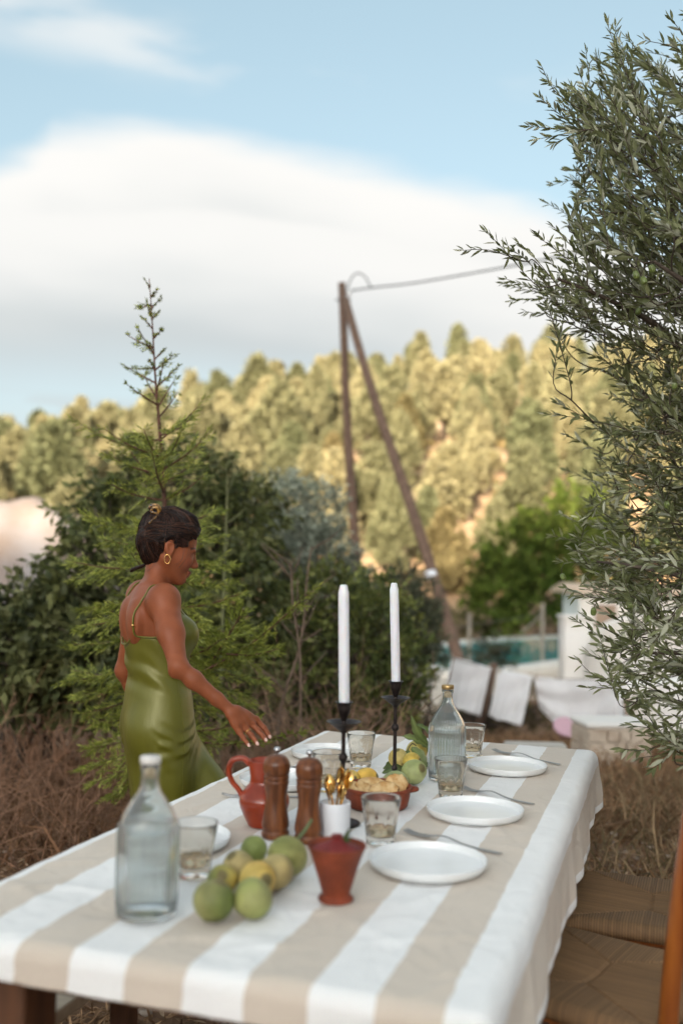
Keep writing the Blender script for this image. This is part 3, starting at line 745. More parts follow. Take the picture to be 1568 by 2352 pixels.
# green bush with yellowish tips behind the candles
shrub('hedge_bush', 'dark green bush with yellowish leaf tips behind the two candles', 'bush',
      [B_(640, 1450, 7.4, 120), B_(760, 1420, 7.6, 120), B_(860, 1430, 7.6, 100), B_(900, 1520, 7.4, 85), B_(790, 1560, 7.2, 130), B_(660, 1600, 7.0, 120), B_(880, 1620, 7.1, 80), B_(850, 1365, 8.0, 55), B_(930, 1600, 7.3, 50)],
      13000, .054, .025, (.06, .085, .028), (.22, .235, .065), 7, up=.4, jit=.35)
shrub('dark_shrub', 'tall dark rounded shrub left of the leaning brace pole', 'bush',
      [B_(945, 1390, 11.5, 62), B_(955, 1450, 11.4, 68), B_(930, 1340, 11.8, 40), B_(950, 1520, 11.2, 66), B_(905, 1450, 11.5, 50)],
      6500, .065, .023, (.06, .07, .045), (.14, .15, .09), 11, up=.7, mt='leaf_matt')
# round tree beyond the pool
shrub('round_tree', 'rounded bright green tree beyond the pool, below the hill', 'tree',
      [B_(1190, 1270, 46, 75), B_(1260, 1230, 47, 70), B_(1320, 1200, 48, 80), B_(1150, 1350, 45, 75), B_(1230, 1350, 45, 80), B_(1310, 1320, 46, 85), B_(1120, 1410, 45, 55), B_(1380, 1290, 48, 90)],
      9000, .34, .20, (.060, .095, .014), (.14, .18, .03), 46, up=.5, mt='leaf_matt')
shrub('dark_bush', 'small dark olive bush in front of the pool water', 'bush', [B_(1105, 1500, 24, 34), B_(1140, 1488, 24, 26), B_(1160, 1508, 24, 24), B_(1085, 1520, 24, 26)],
      900, .12, .045, (.06, .066, .04), (.14, .145, .09), 24, up=.6, mt='leaf_matt')
shrub('scrub_bush', 'dry olive scrub at the foot of the leaning brace pole', 'bush', [B_(1050, 1435, 44, 40), B_(1150, 1430, 46, 40), B_(1000, 1445, 44, 36), B_(1280, 1430, 48, 40)],
      2200, .22, .08, (.09, .085, .035), (.20, .17, .08), 30, up=.5, mt='leaf_matt')
shrub('low_scrub', 'low green scrub behind the hanging towels', 'bush', [B_(1080, 1665, 13.5, 55, 30), B_(1170, 1660, 13.4, 60, 30), B_(1255, 1640, 13, 45, 34), B_(1010, 1650, 13.2, 45, 40), B_(1235, 1600, 13.5, 36, 30)],
      3200, .055, .02, (.055, .065, .022), (.15, .12, .05), 9, up=.6, mt='leaf_matt')

# ------------------------------------------------------------------ dry stalks and brambles
def stalk_mesh(starts, n_side, Hh, lean, c, r0=.004, seed=1, spread=.5):
    """tangle of thin dry stems, each with side twigs"""
    r3 = np.random.default_rng(seed); tv = []; cc = []
    for s in starts:
        h = Hh * r3.uniform(.5, 1.15); d = unit(np.array([r3.normal() * lean, r3.normal() * lean, 1.0]))
        p1 = s + d * h * .5 + r3.normal(size=3) * .04 * h; p2 = s + d * h + np.array([r3.normal(), r3.normal(), -abs(r3.normal())]) * .12 * h
        path = spl([s, p1, p2], 3); t = tube(path, np.linspace(r0, r0 * .4, len(path)), 3, False); tv.append(t); col = np.asarray(c) * r3.uniform(.6, 1.5); cc.append(np.repeat(col[None], len(t[0]), 0))
        for k in range(n_side):
            q = path[r3.integers(1, len(path))]; e = q + unit(d * .5 + spread * 2 * r3.normal(size=3) * .6) * h * r3.uniform(.15, .45)
            t = tube([q, lerp3(q, e, .5) + r3.normal(size=3) * .02, e], [r0 * .6, r0 * .45, r0 * .25], 3, False); tv.append(t); cc.append(np.repeat(col[None], len(t[0]), 0))
    n0 = 0; Vs = []; Fs = []
    for V, F in tv:
        Vs.append(V); Fs.append(np.asarray(F) + n0); n0 += len(V)
    return np.concatenate(Vs), np.concatenate(Fs), np.concatenate(cc)
def ground_pts(n, px, seed=3):
    """points on the ground inside a quadrilateral given on the ground plane (x0,x1 at near/far y)"""
    r3 = np.random.default_rng(seed); (xa0, xa1, ya), (xb0, xb1, yb) = px
    t = r3.random(n); y = ya + (yb - ya) * t; x0 = xa0 + (xb0 - xa0) * t; x1 = xa1 + (xb1 - xa1) * t
    x = x0 + (x1 - x0) * r3.random(n)
    return np.c_[x, y, gz(x, y)]
V, F, c = stalk_mesh(ground_pts(300, ((-2.6, -1.2, 4.5), (-3.0, -.8, 6.0)), 5), 6, .55, .7, (.29, .165, .10), .0032, 5)
tag(obj('bramble_patch', V, F, M['twig_dry'], col=c), 'tangle of reddish brown dry brambles left of the woman', 'brambles', kind='stuff')
V, F, c = stalk_mesh(ground_pts(210, ((-.55, .25, 5.1), (-.8, .30, 6.4)), 6), 6, .75, .45, (.30, .185, .115), .0042, 6)
tag(obj('bramble_patch', V, F, M['twig_dry'], col=c), 'dry brown stalks standing behind the far end of the table', 'brambles', kind='stuff')
V, F, c = stalk_mesh(ground_pts(260, ((-3.4, -1.5, 6.0), (-4.2, -1.5, 7.2)), 7), 6, .8, .6, (.28, .15, .085), .0045, 7)
tag(obj('bramble_patch', V, F, M['twig_dry'], col=c), 'dry brown undergrowth below the bush at the left edge', 'brambles', kind='stuff')
# taller single dead stems
for (pts, Y_, lab) in [([(690, 1640), (688, 1500), (672, 1380), (668, 1290)], 5.6, 'tall forked dead stem standing right of the cypress branch'),
                       ([(640, 1650), (690, 1480), (705, 1330), (715, 1255)], 5.7, 'tall bent dead stem leaning right beside the forked one'),
                       ([(512, 1400), (518, 1250), (522, 1120), (520, 1075)], 6.0, 'pale green dry flower stalk above the bush behind the woman')]:
    P_ = [pd(x, y, Y_) for x, y in pts]; b = P_[0].copy(); b[2] = float(gz(b[0], b[1])); P_ = [b] + P_
    e = empty('dead_stem', b, label=lab, cat='stem')
    path = spl(P_, 6); V, F = tube(path - b, np.linspace(.011, .004, len(path)), 6)
    pale_st = np.array([.20, .14, .10]) if Y_ < 5.9 else np.array([.17, .18, .08])
    obj('stem', V, F, M['twig_dry'], e, col=np.repeat(pale_st[None], len(V), 0))
    for k in range(9):
        q = path[rng.integers(len(path) // 3, len(path) - 1)]; e2 = q + unit(np.array([rng.normal() * .7, rng.normal() * .4, .9])) * rng.uniform(.08, .28)
        V, F = tube([q - b, lerp3(q, e2, .5) - b + rng.normal(size=3) * .01, e2 - b], [.005, .004, .002], 4)
        obj('twig', V, F, M['twig_dry'], e, col=np.repeat(pale_st[None], len(V), 0))

# ------------------------------------------------------------------ young cypress
cy_px = [(343, 640), (350, 740), (356, 850), (366, 980), (378, 1150), (390, 1400), (398, 1720)]
YC = 4.5
tr = [pd(x, y, YC) for x, y in cy_px]; base = tr[-1].copy(); base[2] = float(gz(base[0], YC)); tr.append(base)
tr = np.array(tr[::-1])
cyp = empty('young_cypress', base, label='feathery young cypress with a thin bare leader behind the woman', cat='tree')
path = spl(tr, 10); zs = path[:, 2]
rad = np.interp(zs, [0, .6, 1.6, 2.3, 2.75], [.026, .022, .011, .0045, .0015])
V, F = tube(path - base, rad, 8); obj('trunk', V, F, M['bark_red'], cyp)
spray_n = 0
def spray(A, Bp, dens, tw, c1, c2, sag=.05, width=1.0, fl=1.0):
    """a feathery branch from A to Bp: axis, side twigs in a flattened fan, scale-leaf fingers on each"""
    global spray_n
    A = np.asarray(A, float); Bp = np.asarray(Bp, float); L = np.linalg.norm(Bp - A); d = (Bp - A) / L
    mid = lerp3(A, Bp, .55) - np.array([0, 0, sag * L]); ax = spl([A, mid, Bp], 10)
    side = unit(np.cross(d, np.array([rng.normal() * .5, rng.normal() * .5, 1.0])))
    BB, DD, LL, WW, NN = [], [], [], [], []
    m = max(8, int(L * dens * .8))
    pn0 = unit(np.cross(d, side))
    for i in range(m):
        t = (.10 + .90 * (i + rng.random()) / m) if L > .25 else rng.random()
        q = ax[min(int(t * (len(ax) - 1)), len(ax) - 1)]; sg = 1 if i % 2 else -1
        tl = tw * (1.10 - .75 * t) * rng.uniform(.55, 1.25) * width
        pn = unit(pn0 + .55 * rng.normal(size=3))
        td = unit(d * rng.uniform(.6, 1.0) + sg * side * rng.uniform(.4, .95) + .22 * rng.normal(size=3))
        pp_ = unit(np.cross(td, pn))
        f = max(3, int(tl / .010))
        for j in range(f):
            s = (j + .3) / f; o = q + td * tl * s - np.array([0, 0, .18 * tl * s * s])
            for q2 in (1, -1):
                BB.append(o); DD.append(td + q2 * pp_ * rng.uniform(.45, .75) + .12 * rng.normal(size=3)); LL.append(fl * rng.uniform(.024, .042) * (1.15 - .6 * s)); WW.append(.0062 * (.5 + .5 * fl)); NN.append(pn + .5 * rng.normal(size=3))
        BB.append(q + td * tl * .85); DD.append(td); LL.append(.036 * fl); WW.append(.007 * (.5 + .5 * fl)); NN.append(pn)
    V, F = leaf_quads(np.array(BB), np.array(DD), np.array(LL), np.array(WW), np.array(NN))
    b_ = obj('branch', *tube(ax - base, np.linspace(.0045 + .004 * L, .0012, len(ax)), 5), M['bark_red'], cyp)
    n = len(BB); col = colors(n, 4, c1, c2, .2)
    fo = obj('spray', V - base, F, M['leaf'], b_, smooth=False, col=col); tag(fo, kind='stuff')
    spray_n += n
gA, gB = (.19, .24, .042), (.43, .45, .095)
dA, dB = (.13, .18, .04), (.32, .35, .08)
def at_h(y):
    px = np.interp(y, [p[1] for p in cy_px], [p[0] for p in cy_px]); return pd(px, y, YC)
# sparse top
for (y0, x1, y1, dz) in [(700, 322, 705, .05), (735, 338, 690, 0), (800, 290, 768, .08), (815, 318, 755, -.1), (845, 290, 845, .1), (850, 398, 815, -.1), (880, 285, 838, 0), (890, 412, 838, .1), (915, 330, 860, .15), (900, 378, 825, -.12), (930, 288, 880, -.1), (935, 402, 870, .05), (960, 410, 900, .12)]:
    spray(at_h(y0), pd(x1, y1, YC + dz), 85, .050, dA, gB, .02, .9, .72)
for y0 in np.linspace(660, 850, 9):
    sg_ = 1 if rng.random() < .5 else -1; spray(at_h(y0), at_h(y0) + np.array([sg_ * rng.uniform(.02, .05), rng.normal() * .02, rng.uniform(.03, .06)]), 60, .014, dA, gB, .0, .7, .55)
# middle: long open branches
for (y0, x1, y1, dz) in [(1040, 168, 962, .15), (1050, 240, 985, -.1), (1010, 470, 915, .1), (1080, 480, 995, -.05), (1090, 245, 1040, .1), (1120, 290, 1020, .2), (1110, 460, 1040, .25), (1000, 440, 960, -.2), (1150, 470, 1090, .0), (1150, 250, 1110, -.1), (1060, 330, 985, -.3), (1060, 420, 985, -.3), (1130, 350, 1040, -.35), (1010, 300, 990, .3)]:
    spray(at_h(y0), pd(x1, y1, YC + dz), 70, .12, dA, gB, .06)
# lower: full
lowb = [(1210, 200, 1190, .1), (1230, 180, 1330, .2), (1250, 240, 1240, -.1), (1300, 165, 1290, .0), (1340, 190, 1400, .1), (1380, 180, 1440, -.05), (1210, 500, 1170, .15), (1240, 510, 1230, .0), (1270, 530, 1300, .1), (1330, 540, 1340, .05), (1290, 470, 1180, .3), (1360, 500, 1280, .35),
        (1440, 160, 1480, .1), (1500, 150, 1565, -.1), (1520, 175, 1600, .1), (1560, 190, 1640, .0), (1600, 220, 1665, .2), (1540, 170, 1540, .3), (1680, 185, 1762, .0), (1700, 210, 1800, -.15), (1720, 250, 1830, .05), (1650, 200, 1720, .2),
        (1400, 560, 1360, .1), (1440, 600, 1440, .2), (1470, 590, 1500, .0), (1500, 610, 1560, .2), (1540, 560, 1590, -.05), (1560, 600, 1480, .05), (1600, 540, 1640, .2), (1640, 500, 1700, .1), (1580, 580, 1610, .3), (1300, 330, 1200, -.3), (1350, 300, 1270, -.35), (1450, 250, 1400, -.35), (1480, 460, 1420, -.3), (1520, 520, 1460, -.25)]
for (y0, x1, y1, dz) in lowb:
    spray(at_h(y0), pd(x1, y1, YC + dz), 95, .135, gA if rng.random() < .6 else dA, gB, .05, 1.1)
# the long bright branch that reaches right, past the woman
spray(at_h(1580), pd(726, 1348, YC - .25), 95, .13, (.16, .20, .035), (.36, .38, .07), .06, 1.15)
spray(lerp3(at_h(1580), pd(726, 1348, YC - .25), .35), pd(640, 1490, YC - .3), 95, .12, gA, (.30, .33, .06), .05, 1.1)
spray(lerp3(at_h(1580), pd(726, 1348, YC - .25), .3), pd(560, 1400, YC - .2), 95, .12, gA, (.30, .33, .06), .02, 1.1)
spray(at_h(1700), pd(692, 1682, YC - .3), 85, .085, gA, (.30, .33, .06), .05, .8)
spray(at_h(1680), pd(590, 1650, YC - .1), 95, .10, gA, (.28, .31, .06), .05, 1.0)

# ------------------------------------------------------------------ dry grass
def grass(name, label, pts, Hh, c1, c2, seed, lean=.9, w=.0035):
    r3 = np.random.default_rng(seed)
    cl_ = nz(pts[:, 0], pts[:, 1], 6.0, seed) + .6 * nz(pts[:, 0], pts[:, 1], 15.0, seed * 2)
    pts = pts[r3.random(len(pts)) < .30 + .70 * sstep(cl_, -.5, .3)]; n = len(pts)                 # grows in tufts, with bare patches between
    d = unit(np.c_[r3.normal(size=(n, 2)) * lean, np.ones(n)])
    tuft = sstep(nz(pts[:, 0], pts[:, 1], 9.0, seed + 1), -.3, .5)
    L = (Hh * r3.uniform(.4, 1.2, n) * (.65 + .8 * tuft))[:, None]
    s = unit(np.cross(d, unit(r3.normal(size=(n, 3))))) * w * r3.uniform(.6, 1.5, n)[:, None]
    bend = np.c_[r3.normal(size=(n, 2)) * .35, -abs(r3.normal(size=n)) * .25] * L
    m_ = pts + d * L * .55; t = pts + d * L + bend
    V = np.stack([pts - s, pts + s, m_ + s * .7, m_ - s * .7, t], 1).reshape(-1, 3)
    o = np.arange(n) * 5
    F4 = np.stack([o, o + 1, o + 2, o + 3], 1); F3 = np.stack([o + 3, o + 2, o + 4, o + 4], 1)
    faces = np.concatenate([F4.reshape(-1, 4)[:, [0, 1, 2]], F4[:, [0, 2, 3]], np.stack([o + 3, o + 2, o + 4], 1)])
    o_ = obj(name, V, faces, M['grass'], smooth=False, col=colors(n, 5, c1, c2, .25))
    tag(o_, label, 'grass', kind='stuff'); return o_
gL = ground_pts(26000, ((-2.3, .2, 2.6), (-3.2, -.6, 6.2)), 11)
grass('dry_grass', 'brown dry grass matted on the ground left of the table', gL, .075, (.17, .098, .054), (.43, .275, .155), 12, 1.5)
gR = ground_pts(22000, ((.35, 2.2, 2.6), (.9, 4.0, 7.2)), 13)
grass('dry_grass', 'brown dry grass on the ground right of the table', gR, .085, (.16, .084, .045), (.40, .24, .125), 14, 1.4)
gU = ground_pts(12000, ((-1.4, .9, .9), (-1.6, 1.2, 2.7)), 15)
grass('dry_grass', 'brown dry straw on the ground under the table', gU, .07, (.17, .10, .062), (.42, .27, .17), 16, 1.6)
gB_ = ground_pts(20000, ((.2, 3.2, 5.2), (1.0, 6.5, 12.5)), 17)
grass('tall_grass', 'taller tawny grass on the slope below the washing line', gB_, .20, (.19, .11, .06), (.38, .235, .13), 18, .7, .006)
gC = ground_pts(2600, ((.75, 2.4, 4.4), (1.2, 3.6, 7.4)), 19)
grass('tall_grass', 'sparse upright green and straw grass right of the table corner', gC, .24, (.15, .12, .06), (.42, .29, .17), 20, .45, .004)
gD = ground_pts(9000, ((-2.6, 1.0, 4.6), (-3.6, .9, 8.0)), 21)
grass('tall_grass', 'dry brown grass standing behind the table under the shrubs', gD, .26, (.15, .080, .046), (.32, .18, .10), 22, .8, .005)

# pebbles and leaf litter
for (q_, nm_, lab_, sd0) in ((ground_pts(520, ((-2.3, .2, 3.0), (-3.0, -.6, 5.8)), 31), 'pebbles', 'small pale stones scattered in the dry grass left of the table', 32), (ground_pts(620, ((.6, 2.4, 3.2), (1.0, 4.2, 8.0)), 33), 'pebbles', 'small pale stones scattered in the dry grass right of the table', 34)):
    r3 = np.random.default_rng(sd0); Vs, Fs, Cs, n0 = [], [], [], 0
    bv, bf = lathe([(0, -1), (.8, -.55), (1, .0), (.75, .6), (0, .85)], 7); bf4 = [f for f in bf]
    for p in q_:
        s_ = r3.uniform(.006, .020) * (1 if r3.random() < .93 else 1.9); v = (bv + r3.normal(size=bv.shape) * .12) * s_ * np.array([1.2, .9, .6]); an_ = r3.random() * 6.28
        v = v @ np.array([[math.cos(an_), math.sin(an_), 0], [-math.sin(an_), math.cos(an_), 0], [0, 0, 1]]); Vs.append(v + p + np.array([0, 0, s_ * .2])); Fs += [[i + n0 for i in f] for f in bf4]; n0 += len(v)
        Cs.append(np.repeat((np.array([.42, .34, .27]) * r3.uniform(.5, 1.3))[None], len(v), 0))
    o_ = obj(nm_, np.concatenate(Vs), Fs, M['twig_dry'], col=np.concatenate(Cs)); tag(o_, lab_, 'stones', kind='stuff')
for (q_, lab_) in ((ground_pts(1500, ((-2.3, .2, 2.8), (-3.0, -.6, 6.0)), 35), 'dead curled leaves lying on the ground left of the table'), (ground_pts(1500, ((.5, 2.3, 2.8), (1.0, 4.0, 8.0)), 36), 'dead curled leaves lying on the ground right of the table')):
    d_ = unit(np.c_[rng.normal(size=(len(q_), 2)), .25 * rng.normal(size=len(q_))]); V, F = leaf6(q_ + np.array([0, 0, .02]), d_, .045, .014, np.c_[rng.normal(size=(len(q_), 2)) * .4, np.ones(len(q_))])
    o_ = obj('leaf_litter', V, F, M['twig_dry'], smooth=False, col=colors(len(q_), 6, (.16, .09, .05), (.42, .30, .19))); tag(o_, lab_, 'leaves', kind='stuff')
# ------------------------------------------------------------------ olive tree at the right
r5 = np.random.default_rng(55)
ob = np.array([1.95, 3.9, float(gz(1.95, 3.9))])
olive = empty('olive_tree', ob, label='grey-green olive tree leaning into the picture from the right', cat='tree')
limb_paths = []
def limb(pts, r0, r1):
    p = spl(pts, 8); limb_paths.append(p); return tube(p - ob, np.linspace(r0, r1, len(p)), 8)
trunk_top = ob + np.array([-.10, -.05, .85])
V, F = tube(spl([ob + np.array([.02, .02, -.15]), ob + np.array([-.03, .0, .3]), ob + np.array([-.02, -.04, .6]), trunk_top], 6) - ob, np.linspace(.13, .085, 19), 12)
obj('trunk', V, F, M['bark'], olive)
LT = [[trunk_top, pd(1750, 1250, 3.7), pd(1640, 900, 3.6), pd(1560, 560, 3.5), pd(1480, 300, 3.4), pd(1440, 160, 3.4)],
      [trunk_top, pd(1800, 1200, 3.5), pd(1740, 800, 3.3), pd(1680, 450, 3.2), pd(1600, 200, 3.1)],
      [pd(1640, 900, 3.6), pd(1520, 760, 3.4), pd(1400, 690, 3.3), pd(1280, 640, 3.25)],
      [pd(1700, 1080, 3.65), pd(1560, 980, 3.6), pd(1460, 890, 3.7), pd(1380, 850, 3.8)],
      [pd(1560, 560, 3.5), pd(1460, 480, 3.5), pd(1380, 430, 3.6)],
      [trunk_top, pd(1700, 1400, 3.5), pd(1580, 1330, 3.4), pd(1450, 1300, 3.4), pd(1370, 1290, 3.5)],
      [trunk_top, pd(1720, 1500, 3.4), pd(1580, 1500, 3.2), pd(1470, 1500, 3.1)],
      [trunk_top, pd(1750, 1600, 3.3), pd(1620, 1660, 3.0), pd(1540, 1690, 2.95)],
      [pd(1740, 800, 3.3), pd(1640, 700, 2.95), pd(1560, 640, 2.9), pd(1500, 600, 2.9)],
      [pd(1700, 1080, 3.65), pd(1620, 1120, 4.0), pd(1500, 1110, 4.1), pd(1400, 1080, 4.2)]]
for i, p in enumerate(LT):
    r0 = .030 if i < 2 else .015
    V, F = limb(p, r0, .004); obj('limb', V, F, M['bark'], olive)
# twig tips: an outline read from the tree, then the inside
tips = [(1392, 50, 3.4, (-.25, 1)), (1412, 62, 3.4, (-.1, 1)), (1345, 120, 3.4, (-.4, 1)), (1370, 130, 3.5, (-.2, 1)), (1242, 150, 3.3, (-.6, .8)), (1258, 190, 3.35, (-.8, .6)), (1240, 225, 3.3, (-1, .5)), (1212, 290, 3.25, (-1, .25)), (1232, 320, 3.25, (-1, -.1)), (1270, 330, 3.3, (-.9, -.3)), (1300, 200, 3.3, (-.7, .8)), (1330, 170, 3.4, (-.5, .9)),
        (1305, 392, 3.9, (-.8, .5)), (1268, 425, 4.0, (-.7, .7)), (1252, 465, 3.9, (-.9, .5)), (1325, 430, 3.5, (-.8, .5)), (1062, 575, 3.3, (-1, .1)), (1115, 532, 3.3, (-.2, 1)), (1165, 565, 3.3, (-.8, .5)), (1190, 560, 3.3, (-.6, .6)), (1160, 640, 3.6, (-1, .2)), (1155, 650, 4.0, (-1, .1)), (1175, 690, 3.9, (-.9, -.2)), (1205, 715, 3.8, (-.9, -.3)), (1230, 540, 3.3, (-.8, .6)), (1270, 520, 3.4, (-.7, .7)),
        (1255, 950, 3.4, (-1, .15)), (1280, 925, 3.4, (-.9, .5)), (1340, 985, 3.6, (-1, .2)), (1300, 1000, 3.8, (-1, .2)), (1325, 800, 3.7, (-.9, .3)), (1290, 770, 3.8, (-.8, -.3)), (1340, 850, 3.6, (-1, -.2)), (1300, 1080, 4.1, (-.9, .3)), (1290, 1180, 4.2, (-1, .3)), (1270, 1230, 4.1, (-1, .2)), (1285, 1290, 4.0, (-1, .0)), (1300, 1350, 3.4, (-1, .1)), (1320, 1370, 3.3, (-1, -.1)), (1345, 1330, 3.6, (-1, .1)),
        (1322, 1425, 3.2, (-1, .35)), (1345, 1415, 3.2, (-.8, .6)), (1325, 1515, 3.15, (-1, .35)), (1350, 1500, 3.15, (-.9, .4)), (1365, 1555, 3.1, (-1, .1)), (1380, 1440, 3.2, (-.9, .4)), (1400, 1560, 3.1, (-.9, -.3)), (1345, 1580, 3.1, (-1, .2)), (1440, 1665, 3.0, (-1, -.1)), (1455, 1640, 3.0, (-.7, .5)), (1430, 1720, 2.95, (-1, -.3)), (1470, 1740, 2.95, (-.8, -.6)), (1500, 1765, 2.9, (-.5, -.8)), (1500, 1600, 2.8, (-.9, .3)), (1480, 1690, 2.95, (-1, .0)), (1440, 1590, 3.0, (-1, .1)), (1465, 1530, 3.05, (-1, .2)), (1430, 1480, 3.1, (-1, .3)), (1530, 1720, 2.9, (-.6, -.5))]
out_y = [40, 120, 160, 250, 330, 400, 450, 560, 640, 720, 780, 860, 900, 960, 1060, 1160, 1260, 1360, 1450, 1540, 1600, 1660, 1720, 1770]
out_x = [1500, 1390, 1330, 1270, 1300, 1380, 1320, 1270, 1230, 1260, 1330, 1400, 1400, 1370, 1350, 1330, 1310, 1340, 1370, 1390, 1450, 1480, 1490, 1530]
dens = 0
while dens < 1400:
    y = r5.uniform(20, 1760); x0 = np.interp(y, out_y, out_x)
    x = x0 + (1790 - x0) * r5.random() ** 1.05
    if y < 260 and x > 1500 and r5.random() < .45: continue
    if y > 1380 and x < 1580 and r5.random() < .50: continue
    if y > 1560 and r5.random() < .35: continue
    if 740 < y < 1260 and x < 1500 and r5.random() < .45: continue
    if y < 420 and x > 1380 and r5.random() < .25: continue
    Yd = np.interp(y, [0, 500, 900, 1250, 1450, 1760], [3.35, 3.4, 3.6, 3.7, 3.25, 2.95]) + r5.normal() * .28
    u_ = np.interp(y, [0, 500, 900, 1300, 1760], [.95, .7, .4, .15, -.15]) + r5.normal() * .35
    tips.append((x, y, max(Yd, 2.6), (-.85 + .5 * r5.normal(), u_))); dens += 1
nodes = [q for p in limb_paths for q in p]
T = []
for (x, y, Yd, (dx, du)) in tips:
    p = pd(x, y, Yd); d = unit(np.array([dx, .35 * r5.normal(), du])); T.append((p, d, r5.uniform(.16, .30)))
T.sort(key=lambda q: np.linalg.norm(q[0] - trunk_top))
tv = []; LB, LD, LN, LLn = [], [], [], []
for (p, d, L) in T:
    b = p - d * L - np.array([0, 0, .02])
    N_ = np.array(nodes); dist = np.linalg.norm(N_ - b, axis=1) + 2.5 * np.maximum(0, b[0] + .02 - N_[:, 0]) + .8 * np.maximum(0, np.abs(N_[:, 2] - b[2]) - .08)
    a = N_[dist.argmin()]
    if np.linalg.norm(b - a) > .22 or np.dot(unit(b - a), d) < .15:
        d = unit(.75 * unit(p - a) + .25 * d); L = min(L, .8 * np.linalg.norm(p - a)); b = p - d * L
    mid = lerp3(a, b, .55) + r5.normal(size=3) * .012 - np.array([0, 0, .008])
    path = spl([a, mid, b, lerp3(b, p, .5) + r5.normal(size=3) * .012, p], 4)
    gap = np.linalg.norm(b - a)
    tv.append(tube(path - ob, np.linspace(.0022 + .006 * min(gap, .5), .0009, len(path)), 4))
    nodes.append(b); nodes.append(lerp3(b, p, .4)); nodes.append(mid)
    m = int(L / .018); tw = path[-9:]
    for i in range(m):
        t = (i + .6) / m; q = tw[min(int(t * 8), 7)] * (1 - (t * 8) % 1) + tw[min(int(t * 8) + 1, 8)] * ((t * 8) % 1)
        s = unit(np.cross(d, [0, 0, 1.0] if i % 2 else r5.normal(size=3)))
        for sg in (1, -1):
            if r5.random() < .12: continue
            LB.append(q); LD.append(d * r5.uniform(.6, 1.1) + sg * s * r5.uniform(.35, .8) + .22 * r5.normal(size=3)); LN.append(r5.normal(size=3) * .6 + np.array([0, -.2, .8])); LLn.append(r5.uniform(.036, .061) * (1.08 - .35 * t))
    LB.append(p); LD.append(d); LN.append(r5.normal(size=3)); LLn.append(.034)
V, F = join(*tv); tw_ = obj('twigs', V, F, M['bark'], olive); tag(tw_, kind='stuff')
LB = np.array(LB); LD = unit(np.array(LD)); LN = np.array(LN); LLn = np.array(LLn)
# the leaves that show largest in view are parts of their own
rel = LB - CAM; zc_ = rel @ _fw; px_ = 784 + FOC * (rel @ IR) / zc_; py_ = 1176 - FOC * (rel @ IU) / zc_
inv = (px_ > 1000) & (px_ < 1560) & (py_ > 0) & (py_ < 1800)
S_ = unit(np.cross(LD, LN)); U_ = unit(np.cross(S_, LD))
face = abs((U_ * unit(rel)).sum(1)); score = np.where(inv, LLn * LLn / zc_ ** 2 * (.25 + face), 0)
edge = px_ < np.interp(py_, out_y, out_x) + 70
score = score * np.where(edge, 2.0, 1.0)
top = np.argsort(-score)[:300]; rest = np.setdiff1d(np.arange(len(LB)), top)
Wl = LLn * .235
oA, oB, oC = (.135, .155, .062), (.27, .288, .140), (.47, .48, .35)
def ocol(n):
    t = r5.random((n, 1)); c = np.array(oA) * (1 - t) + np.array(oB) * t
    u_ = r5.random((n, 1)) < .27; c = np.where(u_, np.array(oC) * (.75 + .4 * r5.random((n, 1))), c); return c
V, F = leaf6(LB[rest], LD[rest], LLn[rest], Wl[rest], LN[rest])
o = obj('foliage', V - ob, F, M['leaf'], olive, smooth=False, col=np.repeat(ocol(len(rest)), 6, 0)); tag(o, kind='stuff')
leaf_me = []
for k in range(8):
    V, F = leaf6(np.zeros((1, 3)), np.array([[1.0, 0, 0]]), 1.0, 1.0, np.array([[0, 0, 1.0]]))
    me = mk_mesh('leaf', V, F, False, np.repeat(ocol(1), 6, 0)); me.materials.append(M['leaf']); leaf_me.append(me)
for i in top:
    o = obj('leaf', None, None, None, olive, me=leaf_me[i % 8]); D_, Sx, Ux = LD[i], S_[i], U_[i]; b = LB[i] - ob
    # the mesh has D on x, S = cross(D, N) on -y, U on z
    o.matrix_basis = Matrix(((D_[0] * LLn[i], -Sx[0] * Wl[i], Ux[0] * Wl[i], b[0]), (D_[1] * LLn[i], -Sx[1] * Wl[i], Ux[1] * Wl[i], b[1]), (D_[2] * LLn[i], -Sx[2] * Wl[i], Ux[2] * Wl[i], b[2]), (0, 0, 0, 1)))
M['olive_fruit'] = mat('olive_fruit', (.13, .17, .045), .35, var=.2, vscale=60)
V, F = lathe(spl([(0, -.013), (.007, -.0105), (.0095, 0), (.007, .0105), (0, .013)], 4), 12); fm = mk_mesh('olive', V, F); fm.materials.append(M['olive_fruit'])
for (x, y, Yd) in [(1460, 632, 2.8), (1477, 645, 2.8), (1496, 618, 2.8), (1465, 715, 3.2), (1548, 886, 3.1), (1400, 1310, 3.5), (1382, 1290, 3.5), (1507, 1245, 3.2), (1362, 1405, 3.1), (1448, 1392, 3.2), (1530, 1160, 3.2), (1425, 405, 3.3), (1292, 1325, 3.5), (1490, 1420, 3.2)]:
    p = pd(x, y, Yd) - ob; o = obj('olive', None, None, None, olive, me=fm, loc=p, rot=(r5.normal() * .3, r5.normal() * .3, 0))
    V, F = tube([p + np.array([0, 0, .012]), p + np.array([.01, .004, .035]), p + np.array([.03, .01, .06])], [.0011, .0010, .0009], 4); obj('stalk', V - p, F, M['bark'], o)
